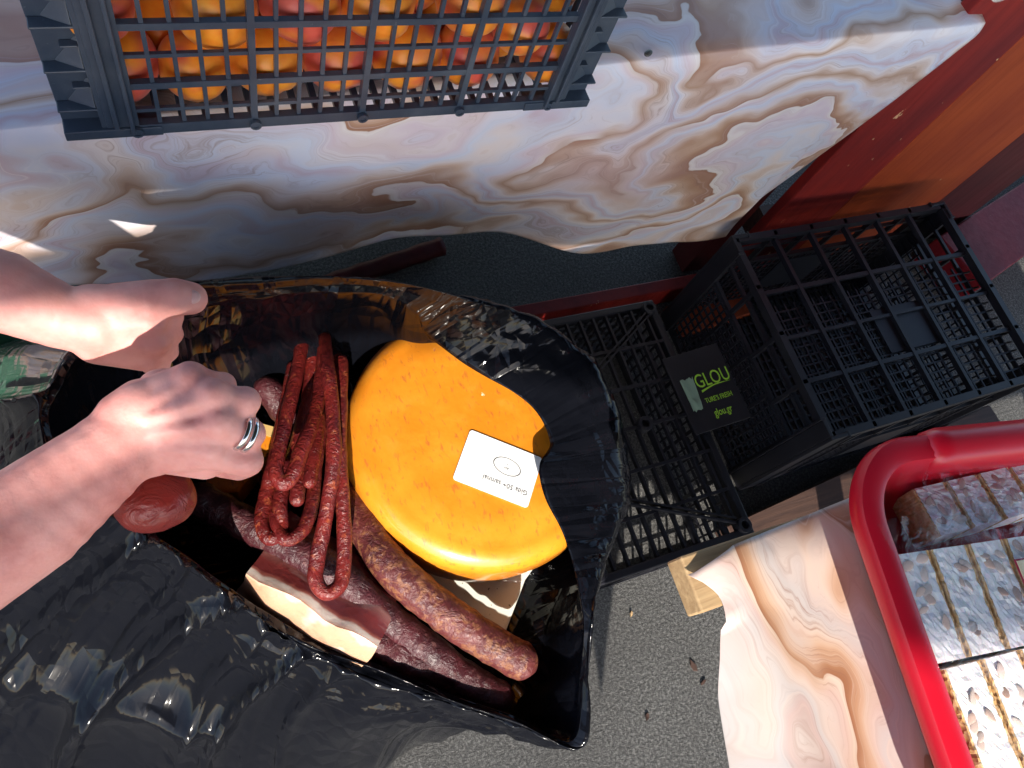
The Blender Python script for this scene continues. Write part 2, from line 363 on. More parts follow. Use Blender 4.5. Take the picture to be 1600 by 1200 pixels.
# fruit counter: table with an oilcloth
def edge_y(x): return .548 + .066*x
TZ = .745
tb = empty('market_table', (.2, .9, 0), 0, 'wooden market table hidden under the marbled oilcloth, carrying the apricot crate', 'table')
def loc_of(o): return Vector(o.location)
def part(mbd, name, mat, parent, smooth=False, bevel=0):
    off = parent.location
    mbd.v = [tuple(Vector(v)-off) for v in mbd.v]
    return mbd.build(name, mat, parent, smooth, bevel)
m_ = MB(); m_.hexa([(-1.0, edge_y(-1.0)+.006, TZ-.028), (1.14, edge_y(1.14)+.006, TZ-.028), (1.14, 1.5, TZ-.028), (-1.0, 1.5, TZ-.028), (-1.0, edge_y(-1.0)+.006, TZ), (1.14, edge_y(1.14)+.006, TZ), (1.14, 1.5, TZ), (-1.0, 1.5, TZ)])
part(m_, 'tabletop', 'wood_brown', tb, bevel=.003)
for lx, ly in ((-.92, .62), (1.08, .70), (-.92, 1.42), (1.08, 1.42)): part(MB().box(lx-.03, lx+.03, ly-.03, ly+.03, 0, TZ-.0285), 'leg', 'paint_oxblood', tb)
part(MB().box(-.89, 1.05, 1.41, 1.43, .1, .70), 'added_shade_panel', 'wood_brown', tb)  # unseen panel added to deepen the shade under the table

def build_cloth():
    nu, nv = 260, 110; V = []; UV = []
    x0, x1 = -1.02, 1.165; top_len, fold = .9, .012
    for j in range(nv):
        s = -top_len + (top_len+.36)*(j/(nv-1))**.8 if False else None
    ss = list(np.linspace(-top_len, -.02, 26)) + list(np.linspace(-.018, .02, 14)) + list(np.linspace(.024, 1, 70))
    hem = spline([(-1.02, .40), (-.4, .44), (-.1, .50), (.0, .455), (.12, .470), (.24, .47), (.36, .445), (.5, .415), (.62, .375), (.78, .335), (.92, .335), (1.02, .345), (1.165, .335)], 400)
    hp = [(-500, 480), (-150, 470), (150, 455), (310, 438), (400, 414), (490, 388), (600, 378), (696, 376), (760, 374), (845, 382), (920, 390), (985, 380), (1060, 366), (1130, 352), (1215, 342), (1300, 330)]
    TUCK = .040; hem = []
    for (a_, b_) in spline(hp, 200):
        q = pyy(a_, b_, .7)
        for _ in range(4): q = pyy(a_, b_, edge_y(q.x)+TUCK-.015)
        hem.append((q.x, q.z))
    hx = [h[0] for h in hem]; hz_ = [h[1] for h in hem]
    for s in ss:
        for i in range(nu):
            x = x0+(x1-x0)*i/(nu-1)
            ye = edge_y(x); zt = TZ+.004
            drop = zt-float(np.interp(x, hx, hz_))
            if s <= 0:
                y = ye-s; z = zt; arc = s
                z += .0012*noise.noise(Vector((x*6, y*6, 3)))
                if s > -.02: z -= fold*.25*(1+s/.02)**2
            else:
                arc = s*drop if s > .02 else s*drop
                d = s*drop
                z = zt-fold*.25-d
                k = min(1, d/.02)
                y = ye-fold*.6*math.sin(k*math.pi/2)
                bil = .018*math.sin(x*9+1.2*math.sin(x*4))+.012*noise.noise(Vector((x*7, d*3, 1.7)))
                y -= (d/drop)**1.4*(bil+.004); y += TUCK*(d/drop)**1.8
                # the hem rolls a little outward
                e = max(0, (d/drop-.9)/.1); y -= e*e*.010*(.6+noise.noise(Vector((x*5, 0, 9))))
            xx = x - (max(0, arc)*.30 if x > 1.0 else 0)*((x-1.0)/.165 if x > 1.0 else 0)
            V.append((xx, y, z)); UV.append((x, .9-arc))
    me = grid_mesh('oilcloth', V, nu, len(ss), UV)
    o = link('tablecloth', me, 'oilcloth'); sd = o.modifiers.new('thick', 'SOLIDIFY'); sd.thickness = .0012; sd.offset = 1
    return tag(o, 'marbled brown and white oilcloth hanging over the table with the apricot crate', 'tablecloth')
build_cloth()

# red skid along the ground under the cloth, stick and loose board
m_ = MB().bar(pz(780, 503, .03), pz(1112, 441, .03), .030, .06); o = m_.build('ground_rail', 'paint_red', bevel=.003); tag(o, 'bright red painted wooden rail on the ground under the oilcloth hem', 'rail')
pts = spline([pz(470, 458, .02), pz(560, 428, .02), pz(690, 385, .02)], 24)
m_ = MB().tube(pts, [.019+.0012*math.sin(i*1.7) for i in range(24)], 14); tag(m_.build('wooden_pole', 'paint_oxblood', smooth=True), 'dark red round pole lying under the table in the shade', 'pole')
c0, c1 = pz(1050, 505, .012), pz(1160, 470, .012); m_ = MB().bar(c0, c1, .075, .022)
tag(m_.build('loose_board', 'paint_orange', bevel=.002), 'short orange board lying on the ground between the two black crates', 'board')

# red and orange boards standing beside the cloth
bw = empty('board_wall', (1.4, .65, 0), 0, 'wall of upright red and orange painted boards beside the oilcloth', 'board wall')
for k, (xa, xb, mt) in enumerate(((1.135, 1.318, 'paint_red'), (1.322, 1.66, 'paint_orange'), (1.664, 1.88, 'paint_oxblood'))):  # last, oxblood board is added, standing in for dark shadow beside the orange one
    part(MB().box(xa, xb, .640+.003*k, .664, .002, 1.05), 'board', mt, bw, bevel=.003)
part(MB().box(1.14, 1.875, .665, .69, .74, .82), 'batten', 'wood_brown', bw); part(MB().box(1.14, 1.875, .665, .69, .14, .21), 'batten', 'wood_brown', bw)
cb = MB(); A, B = pz(1488, 478, 0), pz(1640, 368, 0); dv = (B-A).normalized(); pv = Vector((-dv.y, dv.x, 0))
B = A+dv*.9; h = Vector((0, 0, .10)); D = pv*.16
cb.hexa([A, B, B+D, A+D, A+h, B+h, B+D+h, A+D+h]); tag(cb.build('painted_beam', 'paint_crimson', bevel=.004), 'thick crimson painted beam on the ground behind the tall black crate', 'beam')

# ------------------------------------------------------------------ crates
def lattice(mb, O, U, V, Ul, Vl, us, vs, th, nrm):
    """bars of a moulded grid: us/vs lists of (position, width, depth factor)"""
    O, U, V, nrm = Vector(O), Vector(U), Vector(V), Vector(nrm)
    for p, w, k in us:
        c = O+U*p; t = th*k; b = nrm*(t/2)
        mb.hexa([c-U*w/2-b, c+U*w/2-b, c+U*w/2+b, c-U*w/2+b, c-U*w/2-b+V*Vl, c+U*w/2-b+V*Vl, c+U*w/2+b+V*Vl, c-U*w/2+b+V*Vl])
    for p, w, k in vs:
        c = O+V*p; t = th*k*.87; b = nrm*(t/2)
        mb.hexa([c-V*w/2-b, c+V*w/2-b, c+V*w/2+b, c-V*w/2+b, c-V*w/2-b+U*Ul, c+V*w/2-b+U*Ul, c+V*w/2+b+U*Ul, c-V*w/2+b+U*Ul])
def fruit_crate():
    L, W, Hh = .512, .34, .215; z0 = TZ+.0062
    c = empty('fruit_crate', (-.071, .520, z0), R_(-.2), 'dark blue plastic crate full of apricots standing on the oilcloth', 'crate')
    xs = [(.057+.0202*k, .0058 if k % 5 == 0 else .0036, 1.9 if k % 5 == 0 else 1.0) for k in range(21)]
    zs = [(.006, .012, 2.2), (.027, .0038, 1), (.056, .0065, 1.7), (.087, .0038, 1), (.117, .0065, 1.7), (.143, .0038, 1), (.170, .0065, 1.7), (.207, .016, 2.4)]
    m = MB(); lattice(m, (0, .004, 0), (1, 0, 0), (0, 0, 1), L, Hh, xs, [], .0042, (0, 1, 0)); lattice(m, (.055, .004, 0), (1, 0, 0), (0, 0, 1), L-.11, Hh, [], zs, .0042, (0, 1, 0)); m.build('wall', 'crate_blue', c)
    m = MB(); lattice(m, (0, W-.004, 0), (1, 0, 0), (0, 0, 1), L, Hh, xs, [], .0042, (0, 1, 0)); lattice(m, (.055, W-.004, 0), (1, 0, 0), (0, 0, 1), L-.11, Hh, [], zs, .0042, (0, 1, 0)); m.build('wall', 'crate_blue', c)
    ys = [(.05+.022*k, .0045, 1) for k in range(12)]
    for x in (.012, L-.012):
        m = MB(); lattice(m, (x, 0, 0), (0, 1, 0), (0, 0, 1), W, Hh, ys, [], .0042, (1, 0, 0)); lattice(m, (x, .045, 0), (0, 1, 0), (0, 0, 1), W-.09, Hh, [], zs, .0042, (1, 0, 0)); m.build('wall', 'crate_blue', c)
    m = MB(); lattice(m, (.02, .008, .006), (1, 0, 0), (0, 1, 0), L-.04, W-.016, [(.036+.0202*k, .0058, 1.3) for k in range(21)], [(.0202*k, .0045, 1) for k in range(2, 17, 2)], .0045, (0, 0, 1)); m.build('floor', 'crate_blue', c)
    for sx in (0, 1):
        for sy in (0, 1):
            m = MB(); fx = (lambda x: x) if not sx else (lambda x: L-x); fy = (lambda y: y) if not sy else (lambda y: W-y)
            def bx(x0, x1, y0, y1, za, zb):
                xa, xb = sorted((fx(x0), fx(x1))); ya, yb = sorted((fy(y0), fy(y1))); m.box(xa, xb, ya, yb, za, zb)
            bx(.034, .0555, .0005, .0065, .010, Hh)                # ridged plate beside the grid
            bx(.040, .0440, -.0045, .0004, .012, Hh); bx(.0525, .0560, -.0055, .0003, .006, Hh)
            bx(.0300, .0345, .0012, .016, .010, Hh)
            bx(0, .0298, .0135, .0168, .004, Hh)                   # set-back flange round the corner
            bx(0, .0042, .0170, .055, .0042, Hh)
            for k in range(5):                                      # gussets
                zz = .030+.043*k
                bx(.0005, .0335, .0014, .0133, zz, zz+.0022); 
                if k < 4: bx(.0165, .0299, .0060, .0134, zz+.021, zz+.0228)
            for k in range(4):
                zz = .0325+.043*k
                pts = [(fx(.0296), fy(.0016), zz), (fx(.0296), fy(.0132), zz), (fx(.0296), fy(.0132), zz+.026), (fx(.0085), fy(.0132), zz), ]
                m.add(pts, [(0, 1, 2), (0, 3, 1), (0, 2, 3), (1, 3, 2)])
            bx(0, .078, -.0018, .0190, -.0005, .0100)
            bx(.0002, .020, .0192, .0560, -.0004, .0098)
            m.build('corner_post', 'crate_blue', c, bevel=.0009)
    for k in range(5):
        m = MB(); x = .057+.101*k; m.lathe([(.0052, 0), (.0052, .006), (.003, .006), (.003, .004)], (0, 0, 0), 12); 
        n = len(m.v)-48; m.v[n:] = [(v[0]+x, -.0012-v[2]*.6, .0065+v[1]) for v in m.v[n:]]
        m.build('rivet_boss', 'crate_blue', c)
    return c
crate = fruit_crate()

# apricots: settled by a small relaxation of spheres
def settle():
    Nn = 88; L, W = .512, .34
    r = RNG.uniform(.0290, .0355, Nn)
    p = np.stack([RNG.uniform(.05, L-.05, Nn), RNG.uniform(.04, W-.04, Nn), RNG.uniform(.04, .42, Nn)], 1); p = p[np.argsort(p[:, 2])]
    for it in range(420):
        p[:, 2] -= .0022 if it < 330 else .0004
        for sub in range(3):
            d = p[:, None]-p[None]; dist = np.sqrt((d**2).sum(-1))+1e-9; rr = (r[:, None]+r[None])*.985
            ov = np.clip(rr-dist, 0, None); np.fill_diagonal(ov, 0)
            p += ((d/dist[..., None])*ov[..., None]*.42).sum(1).clip(-.01, .01)
            p[:, 0] = np.clip(p[:, 0], .016+r, L-.016-r); p[:, 1] = np.clip(p[:, 1], .0075+r, W-.0075-r); p[:, 2] = np.maximum(p[:, 2], .0095+r)
    return p, r
def apricot_mesh(seed):
    rnd = random.Random(seed); me = bpy.data.meshes.new('apricot'); bm = bmesh.new(); bmesh.ops.create_uvsphere(bm, u_segments=28, v_segments=18, radius=1)
    for v in bm.verts:
        d = v.co.normalized(); th = math.atan2(d.y, d.x); k = 1+.03*noise.noise(d*1.4+Vector((seed*3.1, 0, 0)))
        groove = math.exp(-(th/.16)**2)*.055*(1-d.z*d.z*.3)*max(0, 1-abs(d.z)**6)
        dim = .16*math.exp(-((1-d.z)/.05))
        v.co = d*(k-groove)*1.0; v.co.z = v.co.z*1.03-dim
    bm.to_mesh(me); bm.free(); me.polygons.foreach_set('use_smooth', [True]*len(me.polygons)); me.materials.append(M['apricot']); return me
AM = [apricot_mesh(k) for k in range(4)]
pp, rr = settle(); cm = crate.matrix_basis.copy()
st_me = MB().tube([(0, 0, .84), (.02, 0, .9), (.05, .02, .96)], [.035, .03, .04], 6).mesh('stem'); st_me.materials.append(M['stem'])
for k in range(len(rr)):
    o = link('apricot', AM[k % 4], None); o.location = cm @ Vector(pp[k]); o.scale = (rr[k],)*3
    o.rotation_euler = (random.uniform(0, 6.28), random.uniform(0, 6.28), random.uniform(0, 6.28))
    tag(o, 'ripe orange apricot with a reddish blush heaped inside the blue crate', 'apricot', 'apricots heaped in the blue crate')

# bowl and seed on the oilcloth
bc = pz(1512, -22, TZ+.006); m_ = MB().lathe([(.034, 0), (.036, .004), (.052, .012), (.062, .034), (.066, .06), (.063, .06), (.058, .034), (.045, .016), (.01, .012)], (0, 0, 0), 48)
tag(m_.build('ceramic_bowl', 'ceramic', smooth=True, loc=bc), 'white speckled ceramic bowl on the oilcloth above the red boards', 'bowl')
sc_ = pz(1013, 83, TZ+.0085); m_ = MB().sphere((0, 0, 0), .0058, 12, 8, (1.25, .7, .5)); tag(m_.build('dark_seed', 'seed', smooth=True, loc=sc_, rot=(0, 0, .5)), 'small dark seed lying on the white oilcloth by the blue crate', 'seed')

def tall_crate():
    X0, X1, Y0, Y1, Hh = .955, 1.515, .160, .572, .305
    c = empty('tall_crate', (X0, Y0, .001), R_(.6), 'tall black mesh crate with big ribs standing on the ground beside the beam', 'crate')
    L, W = X1-X0, Y1-Y0
    def wall(O, U, n, ln, big):
        m = MB(); us = []; k = 0; p = .03
        while p < ln-.02: us.append((p, .007 if k % 5 == 0 else .0034, 2.2 if k % 5 == 0 else 1)); p += .0172; k += 1
        vs = [(.008+.0185*q, .0035, 1) for q in range(1, 11)] + [(.006, .012, 3), (.205, .007, 2.4), (.26, .006, 2)]
        lattice(m, O, U, (0, 0, 1), ln, .204, us, [v for v in vs], .004, n)
        big_u = [(ln*q/big, .0075, 2.4) for q in range(1, big)]
        lattice(m, Vector(O)+Vector((0, 0, .205)), U, (0, 0, 1), ln, Hh-.205, big_u, [], .004, n)
        U = Vector(U); n = Vector(n); O = Vector(O); c8 = []
        for zz in (Hh-.017, Hh):
            for (aa, bb) in ((0, -.007), (ln, -.007), (ln, .007), (0, .007)): c8.append(O+U*aa+n*bb+Vector((0, 0, zz)))
        m.hexa(c8); m.build('wall', 'crate_black', c)
    wall((.012, .004, 0), (1, 0, 0), (0, 1, 0), L-.024, 6); wall((.012, W-.004, 0), (1, 0, 0), (0, 1, 0), L-.024, 6)
    wall((.004, .012, 0), (0, 1, 0), (1, 0, 0), W-.024, 4); wall((L-.004, .012, 0), (0, 1, 0), (1, 0, 0), W-.024, 4)
    for x in (0, 1):
        for y in (0, 1):
            m = MB(); sx, sy = 1-2*x, 1-2*y; ox, oy = x*L, y*W
            for (a0, a1, b0, b1) in ((-.0035, .034, -.0035, .0035), (-.0036, .0036, .0036, .034), (.0345, .039, -.007, .005), (-.007, .005, .0345, .039)):
                xa, xb = sorted((ox+sx*a0, ox+sx*a1)); ya, yb = sorted((oy+sy*b0, oy+sy*b1)); m.box(xa, xb, ya, yb, 0, Hh+.003)
            m.build('corner_post', 'crate_black', c, bevel=.001)
    m = MB(); lattice(m, (.01, .01, .008), (1, 0, 0), (0, 1, 0), L-.02, W-.02, [(.0172*q, .0045, 1.3) for q in range(1, 32)], [(.024*q, .004, 1) for q in range(1, 17)], .004, (0, 0, 1)); m.build('floor', 'crate_black', c)
    m = MB(); lattice(m, (.012, .012, Hh-.012), (1, 0, 0), (0, 1, 0), L-.024, W-.024, [((L-.024)*q/6, .008, 2.2) for q in range(1, 6)], [(W*.24, .008, 2), (W*.45, .006, 1.6), (W*.68, .008, 2)], .005, (0, 0, 1)); m.build('lid_rib', 'crate_black', c)
    m = MB(); lattice(m, (.012, .012, Hh-.020), (1, 0, 0), (0, 1, 0), L-.024, W*.62, [((L-.024)*q/24, .0034, 1) for q in range(1, 24) if q % 4], [(W*.045*q, .003, 1) for q in range(1, 14)], .004, (0, 0, 1)); m.build('lid_mesh', 'crate_black', c)
    MB().box(L*.42, L*.66, W*.30, W*.52, Hh-.026, Hh-.0145).build('sign_plate', 'crate_black', c)
    MB().box(.20, .345, -.003, .0085, .07, .185).build('sign_plate', 'crate_black', c)
    MB().box(.20, .345, W-.0085, W+.003, .07, .185).build('sign_plate', 'crate_black', c)
    return c
tall_crate()

def upturned_crate():
    X0, X1, Y0, Y1, Hh = .490, .815, .055, .525, .19
    c = empty('upturned_crate', (X0, Y0, .001), R_(.5), 'low black crate lying upside down between the bag and the tall crate', 'crate')
    L, W = X1-X0, Y1-Y0
    m = MB()
    lattice(m, (.012, .012, Hh-.006), (1, 0, 0), (0, 1, 0), L-.024, W-.024, [(.012+.0275*q, .0045, 1.9) for q in range(11)], [(.0745*q, .0055, 2.8) for q in range(1, 6)], .005, (0, 0, 1))
    m.build('base_grid', 'crate_black', c)
    m = MB(); 
    for (x0, x1, y0, y1) in ((0, L, 0, .014), (0, L, W-.014, W), (0, .014, .0145, W-.0145), (L-.014, L, .0145, W-.0145)): m.box(x0, x1, y0, y1, Hh-.018, Hh+.001)
    m.build('base_frame', 'crate_black', c, bevel=.002)
    for (x, y) in ((.018, .018), (L-.018, .018), (.018, W-.018), (L-.018, W-.018), (L*.62, W*.5)):
        m = MB().lathe([(.0135, -.01), (.0135, .010), (.0075, .010), (.0075, .001)], (x, y, Hh), 20); m.build('stacking_foot', 'crate_black', c, smooth=False, bevel=.0008)
    for (xa, ya, xb, yb) in ((L-.028, .03, L*.30, W*.26), (L-.028, W-.03, L*.45, W*.74)):
        for k in (-.004, .004):
            m = MB(); d = Vector((xb-xa, yb-ya, 0)).normalized(); sd = Vector((-d.y, d.x, 0))*k
            m.bar(Vector((xa, ya, Hh+.0015))+sd, Vector((xb, yb, Hh+.0015))+sd, .0032, .010); m.build('brace', 'crate_black', c)
    zs = [(.010, .016, 2.5), (.04, .004, 1), (.067, .006, 1.5), (.094, .004, 1), (.121, .006, 1.5), (.147, .004, 1)]
    for (O, U, n, ln) in (((.0, .006, 0), (1, 0, 0), (0, 1, 0), L), ((.0, W-.006, 0), (1, 0, 0), (0, 1, 0), L), ((.006, 0, 0), (0, 1, 0), (1, 0, 0), W), ((L-.006, 0, 0), (0, 1, 0), (1, 0, 0), W)):
        m = MB(); q = int((ln-.02)/.02); lattice(m, O, U, (0, 0, 1), ln, Hh-.018, [(.012+.02*k, .007 if k % 5 == 0 else .004, 1.8 if k % 5 == 0 else 1) for k in range(q+1)], zs, .004, n); m.build('wall', 'crate_black', c)
    return c
upturned_crate()

# printed plate wedged between the two black crates
pl_o = pz(1108, 606, .215); ex = Vector((.97, .02, .16)).normalized(); ey = Vector((0, 1, 0))
plate = empty('printed_plate', pl_o, 0, 'black plastic plate with green lettering wedged between the two black crates', 'plate')
plate.rotation_euler = frame_mat(pl_o, ex, ey).to_euler()
MB().box(-.062, .052, -.075, .078, -.0035, 0).build('panel', 'crate_black', plate, bevel=.001)
def word(body, size, x, y, mat, name, parent, align='LEFT', rz=0, sx=1, sy=1, sp=1.0):
    me = text_mesh(body, size, align, .0002, sp); o = link(name, me, mat, parent); o.location = (x, y, .0006); o.rotation_euler = (0, 0, rz); o.scale = (sx, sy, 1); return o
word('GLOU', .030, -.022, .016, 'ink_green', 'lettering', plate, sx=.86, sy=1.25)
word("TURE'S FRESH", .0098, -.018, -.022, 'ink_green', 'lettering', plate, sx=.92, sy=1.35)
word('glou.gr', .0155, -.012, -.048, 'ink_green', 'lettering', plate, sx=.85, sy=1.3)
m_ = MB(); top_ = spline([(-.016, -.0025, 0), (.012, .0035, 0), (.045, .003, 0)], 12); n_ = 12
m_.add([(p[0], p[1]+.0018*(1-k/11), .0003) for k, p in enumerate(top_)] + [(p[0], p[1]-.0022*(1-k/11)-.0003, .0003) for k, p in enumerate(top_)], [(k, k+1, n_+k+1, n_+k) for k in range(11)])
m_.build('underline', 'ink_green', plate)
me = grid_mesh('torn_sticker', [(-.048+.026*i/8*(1-.25*j/8)+.003*noise.noise(Vector((i, j, 2))), .028-.062*j/8+.006*noise.noise(Vector((i*.8, j*.5, 5))), .0012+.004*abs(noise.noise(Vector((i*.4, j*.4, 1))))) for j in range(9) for i in range(9)], 9, 9)
link('torn_sticker', me, 'paper_torn', plate)

# dark beam on the ground
b0, b1 = pz(1135, 848, .025), pz(1545, 655, .025); m_ = MB().bar(b0, b1, .06, .05); m_.build('tmp', 'wood_brown')
o = bpy.data.objects['tmp']; o.name = 'dark_beam'; bv = o.modifiers.new('bevel', 'BEVEL'); bv.width = .004; tag(o, 'dark brown wooden beam lying on the ground behind the nougat table', 'beam')

# wood chips on the ground
for k, (a_, b_, ln) in enumerate(((1082, 872, .020), (1098, 1066, .016), (1082, 1040, .024), (985, 960, .012), (1010, 1120, .014))):
    m_ = MB(); rn = random.Random(k*5+2); w_c = ln*rn.uniform(.3, .55); V = [(-ln/2, -w_c*.2, 0), (-ln*.1, -w_c/2, 0), (ln/2, 0, 0), (ln*.1, w_c/2, 0), (-ln*.35, w_c*.4, 0)]
    m_.add([(x, y, .001) for x, y, z in V]+[(x*.92, y*.9, .0032+.002*rn.random()) for x, y, z in V], [(4, 3, 2, 1, 0), (5, 6, 7, 8, 9)]+[(q, (q+1) % 5, 5+(q+1) % 5, 5+q) for q in range(5)])
    tag(m_.build('wood_chip', 'wood_pale' if k % 3 == 0 else 'wood_brown', loc=pz(a_, b_, 0)+Vector((0, 0, .001)), rot=(0, 0, rn.uniform(0, 6.28))), 'small loose wood chip on the grey ground between bag and sales table', 'wood chip', 'wood chips on the ground')

# ------------------------------------------------------------------ second table
t2 = empty('sales_table', (.9, -.3, 0), 0, 'pale wooden table carrying the red tub, its plank end showing', 'table')
T2Z = .690
part(MB().box(.376, 1.75, -.020, .034, T2Z-.030, T2Z), 'plank', 'wood_pale', t2, bevel=.002)
for k in range(5):
    y1 = -.024-.145*k; part(MB().box(.435+.012*(k % 2), 1.75, y1-.140, y1, T2Z-.024, T2Z), 'plank', 'wood_pale', t2, bevel=.002)
part(MB().box(.50, .57, -.62, .03, T2Z-.075, T2Z-.0245), 'bearer', 'wood_pale', t2, bevel=.002); part(MB().box(1.5, 1.57, -.62, .03, T2Z-.075, T2Z-.0245), 'bearer', 'wood_pale', t2)
for lx, ly in ((.98, -.30), (1.6, .0), (.98, -.58), (1.6, -.58)): part(MB().box(lx-.025, lx+.025, ly-.025, ly+.025, 0, T2Z-.0245), 'leg', 'wood_brown', t2)
def cloth2():
    nu, nv = 120, 120; V = []; UV = []
    lf = spline([(-.75, .30), (-.45, .335), (-.22, .362), (-.15, .372), (-.09, .380), (-.05, .390), (-.012, .399), (.012, .388), (.03, .372)], 100)
    ly = [p[0] for p in lf]; lx = [p[1] for p in lf]
    for j in range(nv):
        for i in range(nu):
            u = i/(nu-1); w = j/(nv-1)
            # far edge runs a little obliquely and uncovers the plank
            y = -.72+w*(.72+.028)
            xl = float(np.interp(y, ly, lx)); x = xl+(1.2-xl)*u**1.6
            yy = y+ (w**6)*(.016*min(1, max(0, (x-.42)/.3)) - .012*max(0, min(1, (.43-x)/.05)))
            z = T2Z+.0035+.0025*noise.noise(Vector((x*8, y*8, 7)))*(1-math.exp(-(x-.37)*12) if x > .37 else 0)
            if x < .43:
                d = .43-x; k = .5+.5*min(1, max(0, (.03-y)/.12))
                z -= k*(d*d*16)*(1 if y < -.03 else .3); 
                z += .008*math.exp(-((y-.035)/.03)**2)*min(1, d/.03)      # corner lifts into a curl
            # soft buckles radiating from the corner
            if x < .47: z += .006*max(0, math.sin((y+.02)*22+ x*15))*math.exp(-((x-.42)/.04)**2)
            V.append((x, yy, z)); UV.append((x, y))
    me = grid_mesh('cloth', V, nu, nv, UV); o = link('tablecloth', me, 'oilcloth_warm'); sd = o.modifiers.new('thick', 'SOLIDIFY'); sd.thickness = .0012; sd.offset = 1
    tag(o, 'cream and brown marbled oilcloth curling at the corner under the red tub', 'tablecloth')
cloth2()
m_ = MB().lathe([(.001, .004), (.004, .0042), (.0048, .003), (.0048, .001), (.002, .0005), (.0016, -.012)], (0, 0, 0), 14); tag(m_.build('nail', 'steel', smooth=True, loc=pz(1386, 756, T2Z+.007)), 'steel nail head in the oilcloth beside the red tub', 'nail')
me = MB().sphere((0, 0, 0), .0062, 12, 8, (1.3, .8, .6)).mesh('nut', True); tag(link('nougat_crumb', me, 'nougat', loc=pz(1358, 743, T2Z+.0042), rot=(0, 0, -.6)), 'white crumb of nougat on the bare plank beside the red tub', 'crumb')

# red tub: rounded-rectangle rings
def tub():
    TX, TY, hw, hl, rz = .716, -.168, .222, .222, R_(-8.5)
    c = empty('red_tub', (TX, TY, T2Z+.005), rz, 'red plastic tub of wrapped nougat on the sales table', 'tub')
    def ring(a, b, r, z, n=18):
        out = []
        for (sx, sy, a0) in ((1, 1, 0), (-1, 1, 90), (-1, -1, 180), (1, -1, 270)):
            for k in range(n): an = R_(a0+90*k/(n-1)); out.append((sx*(a-r)+r*math.cos(an), sy*(b-r)+r*math.sin(an), z))
        return out
    Hh = .080
    prof = [(-.062, .0005), (-.052, .002), (-.046, .008), (-.014, Hh-.016), (-.002, Hh-.020), (.0, Hh-.016), (.0, Hh-.006), (-.0025, Hh-.0015), (-.008, Hh+.0004), (-.020, Hh+.0002), (-.0255, Hh-.002), (-.0285, Hh-.008), (-.034, Hh-.022), (-.060, .012), (-.066, .006)]
    V = []; n = 72
    for d, z in prof: V += ring(hw+d, hl+d, .085+d, z)
    m = MB(); fs = []
    for j in range(len(prof)-1):
        for k in range(n): k2 = (k+1) % n; fs.append((j*n+k, j*n+k2, (j+1)*n+k2, (j+1)*n+k))
    fs.append(tuple(range(n))[::-1]); fs.append(tuple((len(prof)-1)*n+k for k in range(n)))
    m.add(V, fs); bo = m.build('bowl', 'basin_red', c, smooth=True); bo.data.set_sharp_from_angle(angle=R_(38))
    for s in (1, -1):                                     # raised grips on the short sides
        m = MB(); n2 = 30; prof2 = [(.0035, Hh-.024), (.0062, Hh-.016), (.005, Hh-.002), (-.002, Hh+.006), (-.013, Hh+.0085), (-.026, Hh+.005), (-.034, Hh-.006), (-.0375, Hh-.03)]
        vs = []; fs = []
        for i in range(n2):
            u = i/(n2-1); x = -.115+.23*u; e = min(1, min(u, 1-u)/.06)**.5
            for d, z in prof2: vs.append((x, s*(hl-.015+(d+.015)*(.72+.28*e)), Hh-.012+(z-Hh+.012)*(.6+.4*e)))
        K = len(prof2)
        for i in range(n2-1):
            for k in range(K-1): fs.append((i*K+k, i*K+k+1, (i+1)*K+k+1, (i+1)*K+k))
        fs.append(tuple(range(K))); fs.append(tuple((n2-1)*K+k for k in range(K))[::-1])
        m.add(vs, fs); m.build('grip', 'basin_red', c, smooth=True)
    return c
tub()

